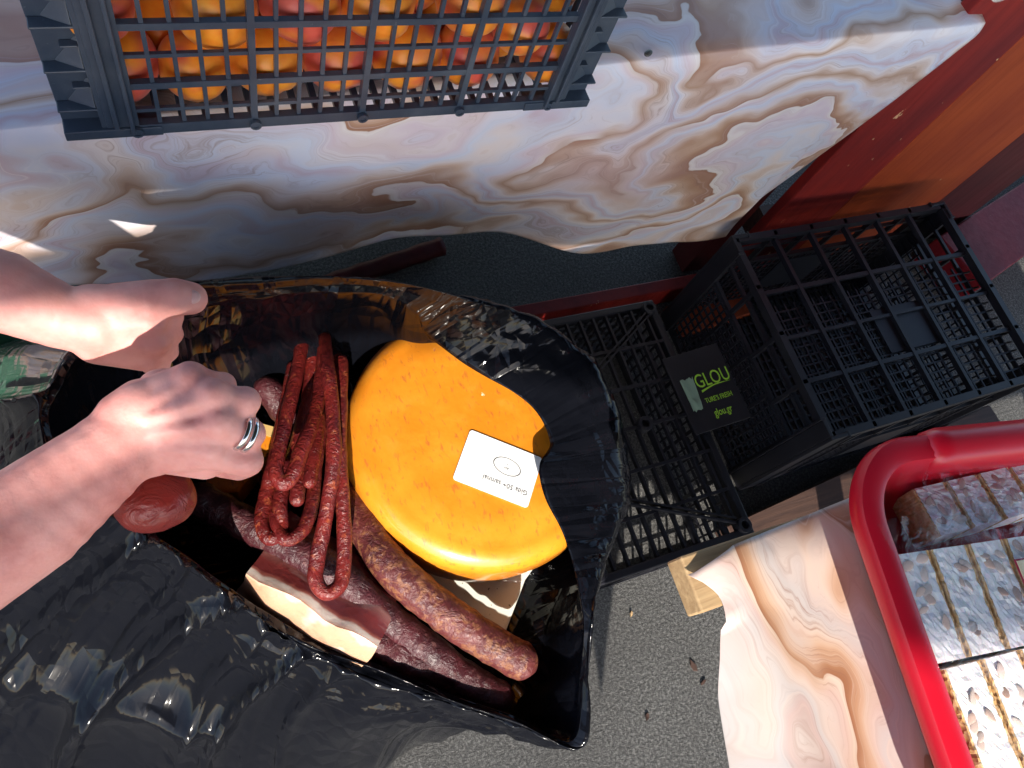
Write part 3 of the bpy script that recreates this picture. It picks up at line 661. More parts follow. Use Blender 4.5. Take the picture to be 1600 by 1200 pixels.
# nougat packs
alm = MB().sphere((0, 0, 0), 1, 12, 8, (.62, 1.0, .42)).mesh('almond', True); alm.materials.append(M['almond'])
for v in alm.vertices: v.co.x *= 1-.45*max(0, v.co.y)
def nougat_pack(o0, rz, nb, ln, ztop, label, tilt=0, sticker=False, seed=1, group=None, h=.036):
    rnd = random.Random(seed); w = .0425
    c = empty('nougat_pack', o0, rz, label, 'nougat', group); c.rotation_euler = (tilt, 0, rz)
    for b in range(nb):
        x0 = b*(w+.0025)
        nu, nv = 14, 24; V = []
        m = MB()
        for j in range(nv):
            for i in range(nu):
                V.append((x0+.003+(w-.006)*i/(nu-1), -ln*j/(nv-1), .0016*noise.noise(Vector((i*.5+b*9+seed*7, j*.5, 1)))+.0012*noise.noise(Vector((i*1.1, j*1.1+b, seed)))))
        fs = [(j*nu+i, j*nu+i+1, (j+1)*nu+i+1, (j+1)*nu+i) for j in range(nv-1) for i in range(nu-1)]
        base = len(V); per = [i for i in range(nu)]+[j*nu+nu-1 for j in range(1, nv)]+[(nv-1)*nu+i for i in range(nu-2, -1, -1)]+[j*nu for j in range(nv-2, 0, -1)]
        V += [(V[p][0], V[p][1], -h) for p in per]; q = len(per)
        fs += [(per[k], per[(k+1) % q], base+(k+1) % q, base+k) for k in range(q)] + [tuple(base+k for k in range(q))]
        m.add(V, fs); bl = m.build('nougat_bar', 'nougat', c, smooth=False)
        for s, xx in ((0, x0+.0008), (1, x0+w-.0026)):
            mw = MB(); nn = 34; vs = []
            for k in range(nn):
                y = -ln*k/(nn-1); j1, j2 = .0007*rnd.random(), .0007*rnd.random(); zt = -.0006+.0014*rnd.random()
                vs += [(xx-j1, y, -h), (xx+.0013+j2, y, -h), (xx+.0013+j2, y, zt), (xx-j1, y, zt)]
            fs2 = [(4*k+a_, 4*k+4+a_, 4*k+4+(a_+1) % 4, 4*k+(a_+1) % 4) for k in range(nn-1) for a_ in range(4)]+[(0, 1, 2, 3), (4*nn-4, 4*nn-1, 4*nn-2, 4*nn-3)]
            mw.add(vs, fs2); mw.build('wafer', 'wafer', c)
        for k in range(8):
            ao = link('almond', alm, None, bl); ao.location = (x0+rnd.uniform(.008, w-.008), -rnd.uniform(.006, ln-.006), .0002+.0006*rnd.random()); s = rnd.uniform(.0048, .0078); ao.scale = (s, s*1.05, s*.36)
            ao.rotation_euler = (rnd.uniform(-.3, .3), rnd.uniform(-.3, .3), rnd.uniform(0, 6.28))
    # clear crinkled wrap with gathered ends
    W = nb*(w+.0025); nu, nv = 60, 40; V = []
    for j in range(nv):
        t = j/(nv-1); y = .030-(ln+.05)*t
        end = max(0, (y-.0)/.03, (-ln-y)/.02)
        for i in range(nu):
            u = i/(nu-1); x = -.007+(W+.010)*u; e = min(u, 1-u)*W
            z = .0072-.016*math.exp(-(e/.006)**2)*1.0 + .0022*noise.noise(Vector((x*50, y*40, seed))) + .0016*abs(noise.noise(Vector((x*30, y*90, seed+4))))
            if end > 0: z += end*(.006+.010*noise.noise(Vector((x*40, y*20, seed+8)))) - (.010*end if y < 0 else -.004*end)
            V.append((x, y+.004*end*noise.noise(Vector((x*150, 1, seed))), max(z, -.03)))
    me = grid_mesh('wrapper', V, nu, nv); link('wrapper', me, 'film', c)
    if sticker:
        s = MB().box(x0-.004, x0+.036, -.066, -.022, .0062, .0066).build('price_sticker', 'paper_cream', c)
        MB().box(x0-.0058, x0+.0378, -.0678, -.0202, .0056, .0060).build('sticker_border', 'ink_red', c)
        MB().box(x0+.004, x0+.030, -.0305, -.0295, .00665, .0068).build('sticker_line', 'ink', s); MB().box(x0+.008, x0+.034, -.046, -.039, .00665, .0068).build('sticker_mark', 'ink_red', s)
    return c
nz = .772
g_ = 'nougat packs in the red tub'
nougat_pack(pz(1393, 868, nz), R_(-9), 4, .094, nz, 'long row of white almond nougat wafers in clear wrap with cream sticker', 0, True, 3, g_)
nougat_pack(pz(1474, 1047, nz-.002), R_(-7), 4, .10, nz, 'wrapped almond nougat wafers lying end to end behind the stickered pack', 0, False, 5, g_)
nougat_pack(pz(1455, 800, nz-.018)+Vector((0, .026, -.008)), R_(-4), 5, .05, nz, 'short wrapped nougat pack tucked against the raised grip of the red tub', R_(-8), False, 9, g_)
# lower layer that carries the upper packs
for (xx, yy, sd_) in ((.555, -.05, 21), (.550, -.155, 22)):
    nougat_pack(Vector((xx, yy, nz-.0445)), R_(-8), 6, .095, nz, 'nougat pack in the bottom layer under the ' + ('stickered pack' if sd_ == 21 else 'unstickered long pack'), 0, False, sd_, g_, .020)

# ------------------------------------------------------------------ black bag
rim = [(262, 520, .70), (300, 480, .695), (400, 464, .66), (520, 457, .625), (600, 462, .60), (650, 486, .58), (662, 520, .535), (705, 554, .528), (762, 591, .526), (832, 640, .526), (862, 690, .526),
       (843, 726, .530), (853, 776, .526), (880, 836, .522), (898, 890, .52), (912, 960, .525), (905, 1060, .49), (889, 1152, .47), (800, 1116, .462), (700, 1082, .458), (590, 1036, .460), (500, 1004, .465), (430, 965, .485), (335, 900, .545), (250, 842, .61), (185, 800, .65), (110, 735, .69), (78, 655, .70), (98, 605, .71), (124, 560, .715), (180, 545, .71)]
# shoulder: where the film turns over; mid and ground: how the outside falls
sho = [(240, 505, .71), (295, 470, .70), (400, 457, .655), (522, 450, .62), (610, 455, .60), (690, 470, .60), (745, 482, .585), (810, 498, .56), (880, 535, .54), (935, 592, .515), (966, 670, .49),
       (980, 730, .475), (984, 780, .47), (962, 838, .475), (937, 895, .49), (922, 965, .515), (907, 1062, .485), (893, 1163, .462), (800, 1140, .450), (700, 1110, .445), (585, 1082, .445), (490, 1038, .450), (420, 995, .47), (322, 925, .535), (235, 862, .60), (165, 822, .64), (85, 755, .68), (52, 665, .69), (72, 600, .70), (108, 548, .705), (172, 535, .70)]
def bag():
    n = len(rim); Rm = [pz(*p) for p in rim]; Sh = [pz(*p) for p in sho]
    cen = Vector((.17, .20, 0))
    floor_c = Vector((.20, .20, .365))
    A = []                                                    # control loops, from the inside floor out to the ground
    A.append([floor_c + (Vector((p.x, p.y, floor_c.z))-floor_c)*.30 for p in Rm])
    A.append([Vector((floor_c.x+(p.x-floor_c.x)*.78, floor_c.y+(p.y-floor_c.y)*.78, .367)) for p in Rm])
    A.append([Vector((floor_c.x+(p.x-floor_c.x)*.97, floor_c.y+(p.y-floor_c.y)*.97, .40)) for p in Rm])
    A.append([Vector((cen.x+(p.x-cen.x)*1.05, cen.y+(p.y-cen.y)*1.05, p.z*.55+.22)) for p in Rm])
    for i, p in enumerate(A[-1]):                             # under the folded flap the inside follows the shoulder
        if 5 <= i <= 15: A[-1][i] = Vector((Sh[i].x-.012, Sh[i].y, .47)); A[-2][i] = Vector((Sh[i].x-.02, Sh[i].y, .40)); A[-3][i] = Vector((Sh[i].x-.06, Sh[i].y, .367))
    A.append(Rm); 
    crest = [(a*.45+b*.55)+Vector((0, 0, .010 if not 6 <= i <= 14 else .022)) for i, (a, b) in enumerate(zip(Rm, Sh))]
    A.append(crest); A.append(Sh)
    mid, gro = [], []
    for i, s in enumerate(Sh):
        d = Vector((s.x-cen.x, s.y-cen.y, 0)).normalized()
        if i <= 5: k1, k2 = .006, .0
        elif i <= 13: k1, k2 = .004, -.01
        elif i <= 18: k1, k2 = .0, -.02
        elif i <= 21: k1, k2 = .02, .03
        elif i <= 26: k1, k2 = .10, .17
        else: k1, k2 = .11, .19
        mid.append(Vector((s.x, s.y, s.z*.52))+d*k1); gro.append(Vector((s.x, s.y, .0015))+d*k2)
    M_ = {14: (915, 900, .30, 860, 930), 15: (870, 985, .30, 790, 1040), 16: (780, 1090, .30, 700, 1130), 17: (700, 1120, .32, 600, 1200), 18: (660, 1140, .32, 590, 1230), 19: (620, 1150, .32, 560, 1250), 20: (540, 1160, .32, 520, 1280), 21: (440, 1140, .32, 430, 1330), 22: (340, 1110, .33, 300, 1340),
          23: (220, 1060, .36, 120, 1340), 24: (110, 1000, .40, -40, 1300), 25: (10, 960, .44, -160, 1200), 26: (-60, 880, .48, -240, 1050), 27: (-60, 760, .50, -260, 880), 28: (-50, 640, .50, -260, 740), 29: (10, 540, .50, -120, 600), 30: (150, 520, .45, 100, 560)}
    for i, (a, b, zz, c_, d_) in M_.items(): mid[i] = pz(a, b, zz); gro[i] = pz(c_, d_, .0015)
    A += [mid, gro]
    nu = 420; loops = [spline(a, nu, True) for a in A]
    weights = [6, 10, 8, 10, 12, 8, 44, 34]; V = []; rows = []
    ctrl = []
    for k, wg in enumerate(weights):
        for q in range(wg): rows.append(k+q/wg)
    rows.append(len(weights)); nl = len(loops)
    for t in rows:
        k = min(int(t), nl-2); u = t-k; sm = u
        for i in range(nu):
            a, b, c, d = loops[max(k-1, 0)][i], loops[k][i], loops[k+1][i], loops[min(k+2, nl-1)][i]
            p = .5*((2*b)+(-a+c)*sm+(2*a-5*b+4*c-d)*sm*sm+(-a+3*b-3*c+d)*sm**3)*1.0 if k in (5, 6, 7) else b*(1-sm)+c*sm
            V.append(Vector(p))
    # folds along the normal
    nr = len(rows); W = [None]*len(V)
    for r in range(nr):
        t = rows[r]
        for i in range(nu):
            p = V[r*nu+i]; tu = V[r*nu+(i+1) % nu]-V[r*nu+(i-1) % nu]; tv = V[min(r+1, nr-1)*nu+i]-V[max(r-1, 0)*nu+i]
            nn = tu.cross(tv); nn = nn.normalized() if nn.length > 1e-12 else Vector((0, 0, 1))
            th = 2*math.pi*i/nu; ci, si = math.cos(th), math.sin(th)
            amp = 0; a_ = i/nu*n
            if t > 4.05:
                out = min(1, (t-4.05)/.8); fall = min(1, max(0, (t-6)/1.2))
                w1 = noise.noise(Vector((ci*5.5, si*5.5, t*.35)))
                x = th*7+2.2*w1+.5*t; rdg = (1-abs(math.sin(x)))**2.2
                x2 = th*17+3*w1-.6*t; rdg2 = (1-abs(math.sin(x2)))**3
                amp = out*(.0018+.020*fall)*rdg*(.3+1.0*max(0, noise.noise(Vector((ci*3, si*3, t*.8+4)))+.25)) + out*(.0004+.003*fall)*rdg2
                amp += out*.004*noise.noise(p*7)
                if p.z < .14: amp *= max(0, p.z/.14)**1.2
                if 5.5 < a_ < 15 and t < 6.6: amp += out*(.007*abs(noise.noise(p*24))+.003*abs(noise.noise(p*60)))
                for (f0, sl, wd, am) in ((20.6, .25, .10, .014), (21.4, .5, .10, .026), (22.1, .15, .08, .016), (22.8, .45, .09, .034), (23.5, -.1, .07, .018), (24.3, .35, .09, .030), (25.2, .1, .10, .024), (26.2, -.2, .14, .026), (27.6, .2, .14, .020)):
                    if t > 5.2: amp += am*min(1, (t-5.2)/1.1)*math.exp(-abs(a_-f0-sl*(t-6)-.18*noise.noise(Vector((t*1.6, f0, 2))))/wd)
                if 21.6 < a_ < 26.6: cr = t-(7.12+.06*(a_-24)); amp += .040*math.exp(-abs(cr)/.10)*min(1, (a_-21.6)/.8, (26.6-a_)/.8)
                if 17.3 < a_ < 24.5 and t < 6.5: amp += out*(.0045*noise.noise(p*45)+.0035*abs(noise.noise(p*95)))
            elif t > 2: amp = .004*noise.noise(p*18)
            W[r*nu+i] = p+nn*amp
    me = grid_mesh('bag', W, nu, nr, [(i/nu*n, rows[r]) for r in range(nr) for i in range(nu)], closed_u=True)
    bm = bmesh.new(); bm.from_mesh(me); bm.verts.ensure_lookup_table()
    cv = bm.verts.new(floor_c); bm.verts.ensure_lookup_table()
    for i in range(nu): bm.faces.new((bm.verts[i], cv, bm.verts[(i+1) % nu]))
    bm.to_mesh(me); bm.free(); me.polygons.foreach_set('use_smooth', [True]*len(me.polygons))
    o = link('plastic_bag', me, 'bag_black')
    return tag(o, 'big glossy black plastic bag held open, with cheese and cured sausages inside', 'bag')
bag()
# green carrier bag at the far left
m_ = MB(); cg = pz(-60, 545, .30); V = []; nu, nv = 40, 60
for j in range(nv):
    t = j/(nv-1)
    for i in range(nu):
        th = 2*math.pi*i/nu; rr_ = .115*(math.sin(math.pi*min(.98, .12+t*.86))**.55)*(1+.14*noise.noise(Vector((math.cos(th)*2, math.sin(th)*2, t*3))))
        V.append((cg.x-.02+rr_*math.cos(th), cg.y+rr_*.8*math.sin(th), .002+.50*t))
me = grid_mesh('carrier', V, nu, nv, closed_u=True); o = link('carrier_bag', me, 'bag_green'); tag(o, 'full green carrier bag with white print standing behind the black bag', 'bag')

# ------------------------------------------------------------------ food in the bag
cc = Vector((.302, .256, .500)); CR, CH = .170, .105
cw = empty('cheese_wheel', (cc.x, cc.y, cc.z-CH), 0, 'big orange wax cheese wheel with white paper label in the black bag', 'cheese')
prof = [(0.02, .0)]
for k in range(11): an = -math.pi/2+math.pi/2*k/10; prof.append((CR-.030+.030*math.cos(an), .030+.030*math.sin(an)))
prof.append((CR+.002, CH*.5))
for k in range(11): an = math.pi/2*k/10; prof.append((CR-.026+.026*math.cos(an), CH-.028+.026*math.sin(an)))
prof += [(CR-.034, CH-.0012), (CR-.042, CH+.0008), (CR*.62, CH+.0015), (CR*.3, CH+.002), (.012, CH+.002)]
m_ = MB().lathe(prof, (0, 0, 0), 110); m_.v = [tuple(Vector(v)*(1+.008*noise.noise(Vector(v)*9))) for v in m_.v]; m_.build('wax_wheel', 'cheese_wax', cw, smooth=True)
lc = pz(779, 732, .5035)-cw.location
e1 = (pz(725, 690, .5)-pz(708, 735, .5)); LX = (pz(850, 708, .5)-pz(740, 664, .5)).normalized()      # long side, to the right in the picture
lb = MB(); n_ = 6; hw, hl, rr_ = .0475, .0335, .004; V = []
for (sx, sy, a0) in ((1, 1, 0), (-1, 1, 90), (-1, -1, 180), (1, -1, 270)):
    for k in range(n_): an = R_(a0+90*k/(n_-1)); V.append((sx*(hw-rr_)+rr_*math.cos(an), sy*(hl-rr_)+rr_*math.sin(an), 0))
K = len(V); lb.add(V+[(x, y, .0006) for x, y, z in V], [tuple(range(K))[::-1], tuple(K+k for k in range(K))]+[(k, (k+1) % K, K+(k+1) % K, K+k) for k in range(K)])
lab = lb.build('paper_label', 'paper_white', cw); lab.location = (lc.x, lc.y, CH+.0032); lab.rotation_euler = (0, 0, math.atan2(-LX.y, -LX.x))
me = text_mesh('Gida 50+ samnal', .0085, 'LEFT', .0001); o = link('lettering', me, 'ink', lab); o.location = (-.043, -.0135+.030-.0, .0008); o.location = (-.043, .016, .0008)
# the printing reads from the opposite side of the bag
o.location = (-.0425, .0165, .0008)
m_ = MB(); K = 48
V = [(.018*s_*math.cos(2*math.pi*k/K), .0105*s_*math.sin(2*math.pi*k/K), 0) for s_ in (1, .93) for k in range(K)]
m_.add(V, [(k, (k+1) % K, K+(k+1) % K, K+k) for k in range(K)]); o2 = m_.build('oval_mark', 'ink', lab); o2.location = (-.009, -.006, .0008); o2.rotation_euler = (0, 0, R_(-5))
me = text_mesh('AN\nv', .0042, 'CENTER', .0001); o3 = link('lettering', me, 'ink', lab); o3.location = (-.009, -.006, .0008)
# loose film of the vacuum pack below the wheel's rim
fl = [(770, 902), (800, 912), (840, 912), (880, 900), (893, 884), (884, 862)]; inn = [(760, 890), (800, 893), (835, 885), (862, 868), (876, 850), (876, 838)]
a_, b_ = spline([pz(*p, .452)-cw.location for p in fl], 30), spline([pz(*p, .462)-cw.location for p in inn], 30)
V = []
for j in range(8):
    for i in range(30): q = Vector(b_[i])*(1-j/7)+Vector(a_[i])*(j/7); V.append(q+Vector((0, 0, .004*noise.noise(Vector((i*.4, j*.5, 2))))))
link('film_flange', grid_mesh('film', V, 30, 8), 'film', cw)

def sausage(name, pts, r, mat, label, cat, n=60, seg=18, taper=.55, parent=None, lump=.06, tips=True, group=None):
    P = [Vector(p) for p in spline(pts, n)]
    rad = []; acc = [0]
    for i in range(1, n): acc.append(acc[-1]+(P[i]-P[i-1]).length)
    for i, p in enumerate(P):
        d = min(acc[i], acc[-1]-acc[i]); e = min(1, d/(r*1.15))
        rad.append(r*(math.sqrt(max(0, 1-(1-e)**2))*.96+.04)*(1+lump*noise.noise(p*28)+lump*.5*noise.noise(p*75)))
    m = MB().tube(P, rad, seg)
    o = m.build(name, mat, parent, smooth=True); 
    vs = o.data.vertices
    for v in vs: v.co += Vector((noise.noise(v.co*90), noise.noise(v.co*90+Vector((9, 0, 0))), noise.noise(v.co*90+Vector((0, 9, 0)))))*r*.07
    if label: tag(o, label, cat, group)
    return o
def Z5(s, off=(360, 440), k=1/2.3083): return [(off[0]+x*k, off[1]+y*k, z) for x, y, z in s]
def sp(lst): return [pz(*p) for p in lst]
# thick ones
sausage('salami', sp([(522, 748, .435), (556, 800, .455), (600, 872, .47), (660, 930, .47), (735, 985, .465), (800, 1025, .46), (838, 1042, .457)]), .0215, 'saus_light', 'thick pale pink speckled salami along the lower edge of the cheese wheel', 'sausage', 80, 24)
sausage('salami', sp([(290, 768, .475), (350, 800, .475), (420, 838, .48), (500, 882, .482), (575, 940, .465), (650, 1002, .45), (730, 1060, .44), (800, 1100, .435)]), .0190, 'saus_dark', 'long dark salami running from under the hand past the pork belly', 'sausage', 110, 24, lump=.12)
sausage('dried_meat', sp([(540, 925, .445), (558, 985, .45), (610, 1012, .445), (680, 1048, .43), (740, 1075, .42)]), .0200, 'saus_dark', 'short wrinkled piece of dried dark meat between pork belly and long salami', 'sausage', 60, 24, lump=.3)
sausage('salami', sp([(405, 590, .47), (432, 625, .455), (465, 670, .44), (500, 720, .43)]), .0170, 'saus_dark', 'dark salami end sticking out behind the bundle of thin sausages', 'sausage', 50, 20, lump=.12)
sausage('red_sausage', [pd(300, 752, .60), pd(262, 775, .595), pd(226, 788, .59), pd(186, 802, .59)], .0235, 'saus_red', 'short red sausage held under the wrist of the hand with the ring', 'sausage', 40, 20, lump=.05)
# thin looped ones (picture coordinates of the enlarged crop)
thin = [
 (Z5([(262, 200, .50), (240, 330, .515), (205, 480, .53), (172, 620, .54), (165, 690, .545), (192, 728, .545), (228, 690, .545), (255, 610, .54), (292, 520, .53), (318, 420, .515), (332, 300, .50), (345, 160, .48)]), 'thin red sausage bent into a short loop at the front of the bundle'),
 (Z5([(230, 290, .475), (205, 420, .485), (165, 620, .49), (125, 780, .492), (112, 870, .495), (140, 925, .498), (185, 900, .498), (180, 800, .498), (205, 640, .49)]), 'thin red sausage loop at the outer edge of the bundle by the hand'),
 (Z5([(300, 230, .465), (280, 420, .472), (230, 620, .478), (180, 760, .485), (165, 860, .496), (200, 930, .502), (262, 892, .50), (295, 800, .495), (305, 690, .485), (320, 560, .475), (330, 380, .465)]), 'thin red sausage with a wide low loop in the middle of the bundle'),
 (Z5([(318, 470, .502), (312, 560, .512), (298, 650, .52), (283, 745, .522)]), 'single thin sausage end with a wrinkled tip inside the bundle'),
 (Z5([(275, 560, .49), (258, 660, .50), (245, 740, .508), (238, 812, .508)]), 'single thin sausage end with a pale pointed tip between the loops'),
 (Z5([(338, 185, .515), (350, 300, .53), (368, 450, .54), (372, 640, .545), (345, 840, .535), (315, 990, .525), (308, 1075, .522), (345, 1122, .522), (398, 1085, .522), (412, 950, .525), (404, 780, .53), (394, 600, .53), (398, 420, .52), (400, 265, .505)]), 'longest thin red sausage hanging in a narrow loop against the cheese wheel'),
 (Z5([(350, 120, .455), (345, 260, .46), (340, 420, .465)]), 'thin sausage end at the back of the bundle, topmost toward the bag rim'),
 (Z5([(395, 160, .455), (385, 280, .46), (375, 420, .465)]), 'thin sausage end at the back of the bundle close to the cheese wheel')]
for lst, lab_ in thin: sausage('thin_sausage', sp(lst), .0080, 'saus_thin', lab_, 'sausage', 120, 14, lump=.10, group='thin looped sausages in the bag')
# pork belly slab
pa, pb_ = pz(388, 915, .445), pz(566, 1016, .435); ax = (pb_-pa).normalized(); mid = (pa+pb_)/2
slab = MB(); nx, ny, nz_ = 26, 18, 10
bm = bmesh.new(); bmesh.ops.create_cube(bm, size=1); bmesh.ops.subdivide_edges(bm, edges=bm.edges[:], cuts=9, use_grid_fill=True)
for v in bm.verts:
    q = v.co.copy(); x = q.x*.156; y = -.045+(q.y+.5)*.100; z = q.z*.085
    e = 1-.03*(max(0, abs(q.z)*2-.8)/.2)**2
    y2 = y*e + .010*noise.noise(Vector((x*22, z*22, 1))); z2 = z*(1-.03*(max(0, abs(q.x)*2-.7)/.3)**2)+.007*noise.noise(Vector((x*25, y*25, 4))); x2 = x+.006*noise.noise(Vector((y*20, z*20, 7)))
    v.co = Vector((x2, y2, z2))
me = bpy.data.meshes.new('pork_belly'); bm.to_mesh(me); bm.free(); me.polygons.foreach_set('use_smooth', [True]*len(me.polygons)); me.set_sharp_from_angle(angle=R_(42))
o = link('pork_belly', me, 'pork_belly')
yv = Vector((-ax.y, ax.x, 0)).normalized()
if yv.y < 0: yv = -yv
o.matrix_world = frame_mat(mid+yv*.022+Vector((0, 0, .004)), ax, yv) @ Matrix.Rotation(R_(-28), 4, 'X')
tag(o, 'slab of smoked pork belly with white fat and dark red meat by the bag rim', 'bacon')
# white cheese and orange wedge
def wedge(name, px, z, h, mat, label, cat):
    m = MB(); P = [pz(x, y, z) for x, y in px]; K = len(P); c_ = sum(P, Vector())/K
    m.add([p-c_ for p in P]+[p-c_-Vector((0, 0, h)) for p in P], [tuple(range(K)), tuple(K+k for k in range(K))[::-1]]+[(k, (k+1) % K, K+(k+1) % K, K+k) for k in range(K)])
    return tag(m.build(name, mat, None, bevel=.004, loc=c_), label, cat)
wedge('white_cheese', [(660, 870), (840, 880), (822, 905), (790, 990), (735, 975), (640, 915)], .389, .023, 'cheese_white', 'white cheese block with dark specks under the edge of the cheese wheel', 'cheese')
w_ = wedge('orange_cheese', [(330, 640), (432, 668), (430, 692), (372, 768), (320, 770)], .43, .064, 'cheese_wax', 'orange cheese piece behind the fist with the ring', 'cheese')
P = [pz(x, y, .4315) for x, y in [(330, 640), (432, 668), (431, 684), (330, 660)]]; MB().add([p-w_.location for p in P]+[p-w_.location-Vector((0, 0, .0012)) for p in P], [(0, 1, 2, 3), (7, 6, 5, 4), (0, 1, 5, 4), (1, 2, 6, 5), (2, 3, 7, 6), (3, 0, 4, 7)]).build('rind', 'cheese_rind', w_)

# ------------------------------------------------------------------ the two arms
def capsule(m, a, b, ra, rb, n=7):
    a, b = Vector(a), Vector(b)
    for k in range(n+1):
        t = k/n; m.sphere(a.lerp(b, t), ra+(rb-ra)*t, 14, 10)
def blob(caps, name, parent, vox=.0026, it=6):
    m = MB()
    for a, b, ra, rb in caps:
        d = (Vector(b)-Vector(a)).length; capsule(m, a, b, ra, rb, max(2, int(d/min(ra, rb)/.35)))
    me = m.mesh('raw'); o = bpy.data.objects.new('raw', me); col.objects.link(o)
    r = o.modifiers.new('r', 'REMESH'); r.mode = 'VOXEL'; r.voxel_size = vox; r.use_smooth_shade = True
    s = o.modifiers.new('s', 'SMOOTH'); s.factor = .5; s.iterations = it
    bpy.context.view_layer.update(); me2 = bpy.data.meshes.new_from_object(o.evaluated_get(bpy.context.evaluated_depsgraph_get())); bpy.data.objects.remove(o)
    me2.name = name; me2.materials.clear(); off = parent.location
    for v in me2.vertices: v.co -= off
    me2.polygons.foreach_set('use_smooth', [True]*len(me2.polygons))
    return link(name, me2, 'skin', parent)
person = empty('person', (-.35, .30, .80), 0, 'bare forearms of a person reaching in to hold the black bag open', 'person')
# right hand: closed fist, back of the hand up, ring on the fourth finger
D = pd
mcp = [D(298, 596, .548), D(333, 622, .543), D(345, 664, .545), D(332, 705, .553)]
wr1, wr2 = D(222, 640, .545), D(235, 700, .553)
caps = []
el = D(-190, 960, .475); fa = D(40, 815, .515)
caps += [(el, fa, .043, .0385), (fa, D(150, 728, .535), .0385, .0315), (D(150, 728, .535), D(205, 682, .548), .0315, .029)]
caps += [(el, Vector((el.x-.10, el.y-.02, el.z+.24)), .044, .05)]
caps += [(D(200, 660, .545), D(225, 640, .546), .024, .023), (D(200, 695, .55), D(236, 700, .556), .023, .022)]
for k, (w0, mm) in enumerate(((D(225, 635, .550), mcp[0]), (D(232, 655, .548), mcp[1]), (D(238, 678, .550), mcp[2]), (D(240, 700, .556), mcp[3]))):
    caps.append((w0, mm, .0195, (.0148, .0145, .0138, .0138)[k]))
caps += [(D(225, 690, .57), D(320, 716, .575), .022, .0165), (D(230, 660, .57), D(320, 660, .575), .022, .018)]        # heel and palm
pip = [D(345, 606, .575), D(381, 630, .556), D(390, 680, .559), D(384, 722, .566)]
dip = [D(338, 622, .602), D(378, 644, .588), D(384, 692, .592), D(374, 732, .592)]
tip = [D(315, 636, .606), D(350, 652, .598), D(355, 694, .602), D(345, 730, .602)]
rf = [(.0120, .0108, .0098, .009), (.0118, .0112, .0100, .009), (.0112, .0108, .0096, .0088), (.0125, .0120, .0098, .0086)]
for k in range(4):
    a0, b0, c0, d0 = mcp[k], pip[k], dip[k], tip[k]; f0, f1, f2, f3 = rf[k]
    caps += [(a0, b0, f0+.0012, f1), (b0, c0, f1, f2), (c0, d0, f2, f3)]
caps += [(D(250, 610, .565), D(300, 600, .592), .0165, .0135), (D(300, 600, .592), D(335, 625, .612), .0125, .010)]   # thumb under the index finger
for k, (w0, mm) in enumerate(((D(232, 632, .530), D(300, 592, .5375)), (D(236, 652, .528), D(334, 620, .5325)), (D(242, 676, .530), D(344, 662, .5345)), (D(246, 700, .536), D(332, 704, .5425)))): caps.append((w0, mm, .0042, .0058))
for k in range(4): caps.append((mcp[k]+Vector((0, 0, .006)), mcp[k]+Vector((0, 0, .0062)), .0125, .0125)); caps.append((pip[k]+Vector((.001, 0, .003)), pip[k]+Vector((.0012, 0, .003)), rf[k][1]+.0005, rf[k][1]+.0005))
hand_r = blob(caps, 'arm', person)
rg = mcp[2].lerp(pip[2], .80); ax = (pip[2]-mcp[2]).normalized()
for k, off in enumerate((-.0028, .0028)):
    m_ = MB(); K = 40; c_ = rg+ax*off - person.location; s1 = ax.orthogonal().normalized(); s2 = ax.cross(s1)
    pts = [c_+(s1*math.cos(2*math.pi*q/K)+s2*math.sin(2*math.pi*q/K))*.0131 for q in range(K)]
    vs = []; fs = []
    for q in range(K):
        rd = (pts[q]-c_).normalized()
        for j in range(8): an = 2*math.pi*j/8; vs.append(pts[q]+rd*math.cos(an)*.0011+ax*math.sin(an)*.0022)
    for q in range(K):
        for j in range(8): q2, j2 = (q+1) % K, (j+1) % 8; fs.append((q*8+j, q2*8+j, q2*8+j2, q*8+j2))
    rr_o = MB().add(vs, fs).build('ring', 'silver', None, smooth=True); rr_o.parent = hand_r
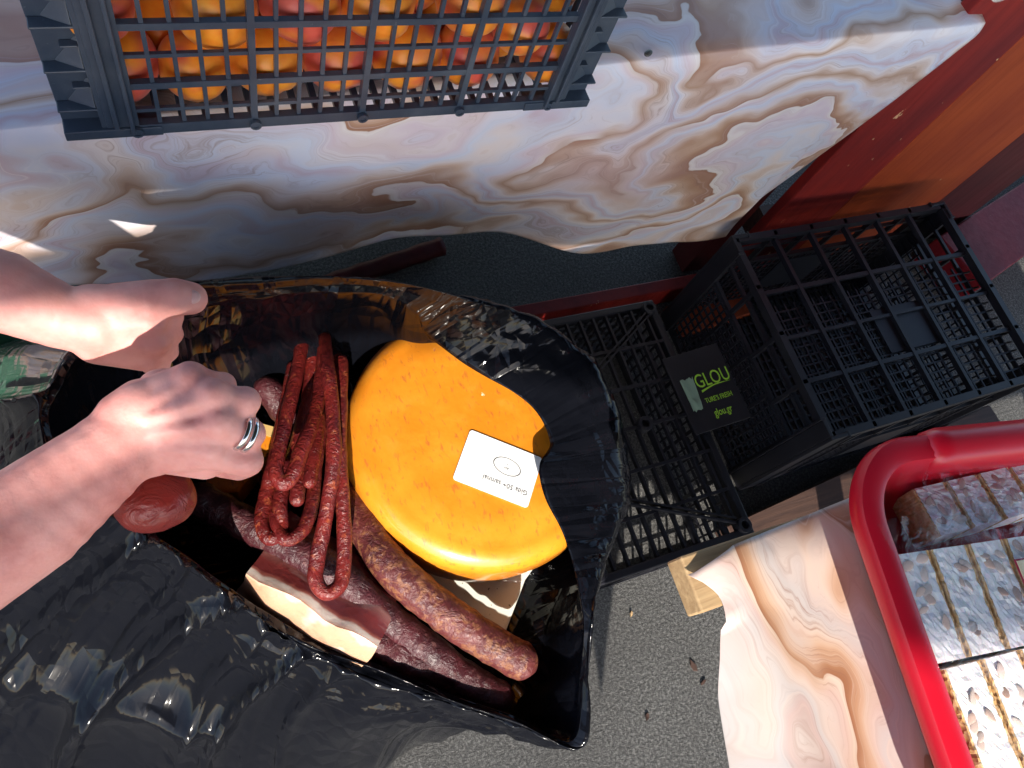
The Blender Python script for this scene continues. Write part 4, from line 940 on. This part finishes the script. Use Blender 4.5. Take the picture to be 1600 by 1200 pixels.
# left hand: pulls the far rim, thumb on the outside
caps = []
el2 = D(-210, 415, .55); wl = D(95, 495, .612)
caps += [(el2, D(0, 455, .59), .040, .0325), (D(0, 455, .59), wl, .0315, .0262), (wl, D(150, 506, .618), .0262, .0265)]
caps += [(el2, Vector((el2.x-.12, el2.y-.02, el2.z+.24)), .041, .05)]
m2 = [D(208, 478, .615), D(232, 500, .622), D(240, 530, .632), D(232, 556, .642)]
for k, (w0, mm) in enumerate(((D(145, 486, .617), m2[0]), (D(148, 500, .618), m2[1]), (D(150, 516, .622), m2[2]), (D(155, 528, .628), m2[3]))): caps.append((w0, mm, .0225, (.0165, .0165, .0155, .0140)[k]))
caps += [(D(170, 510, .64), D(225, 520, .655), .022, .018)]
p2 = [D(270, 496, .640), D(270, 522, .648), D(263, 549, .657), D(250, 573, .664)]; t2_ = [D(264, 506, .672), D(256, 528, .680), D(246, 551, .686), D(234, 571, .688)]
for k in range(4): caps += [(m2[k], p2[k], .0118, .0092), (p2[k], t2_[k], .0092, .0084)]
caps += [(D(185, 480, .618), D(238, 470, .620), .0200, .0178), (D(238, 470, .620), D(272, 464, .624), .0172, .0160), (D(272, 464, .624), D(298, 466, .634), .0160, .0140)]
hand_l = blob(caps, 'arm', person)
nl = MB().sphere((0, 0, 0), 1, 16, 10, (.0078, .0058, .0022)).build('thumb_nail', 'nail', None, smooth=True); nl.parent = hand_l
nl.matrix_local = frame_mat(D(299, 464, .6222)-person.location, D(320, 466, .63)-D(280, 464, .63), D(300, 440, .63)-D(300, 480, .63))

# ------------------------------------------------------------------ unseen awning, added to put the stall and hands in shade
AWZ = 2.35
aw = empty('added_shade_awning', (.4, .6, 0), 0, 'unseen dark green awning on posts, added to shade the stall', 'awning')
V = []; nu, nv = 40, 60
for j in range(nv):
    for i in range(nu):
        u = i/(nu-1); ya = -2.12-.24*min(1, max(0, (-.90+4.54*u+.55)/.8))-.35*min(1, max(0, (-.90+4.54*u-.3)/.5)); y = ya+(2.4-ya)*(j/(nv-1))**1.8; st_ = min(1, max(0, (y+1.87)/.06, (-1.94-y)/.05)); x = -.80-.40*st_+(4.44+.40*st_)*u; V.append((x-.4, y-.6, AWZ-.02*math.sin(math.pi*((i*3/(nu-1)) % 1))))  # front edge and left notch shaped to steer where sun falls
link('shade_sheet', grid_mesh('shade_sheet', V, nu, nv), 'shade_cloth_dark', aw)
for x in (-1.17, 3.6):
    for y in (-2.08, 2.35): part(MB().box(x-.02, x+.02, y-.02, y+.02, 0, AWZ-.025), 'shade_post', 'steel', aw)
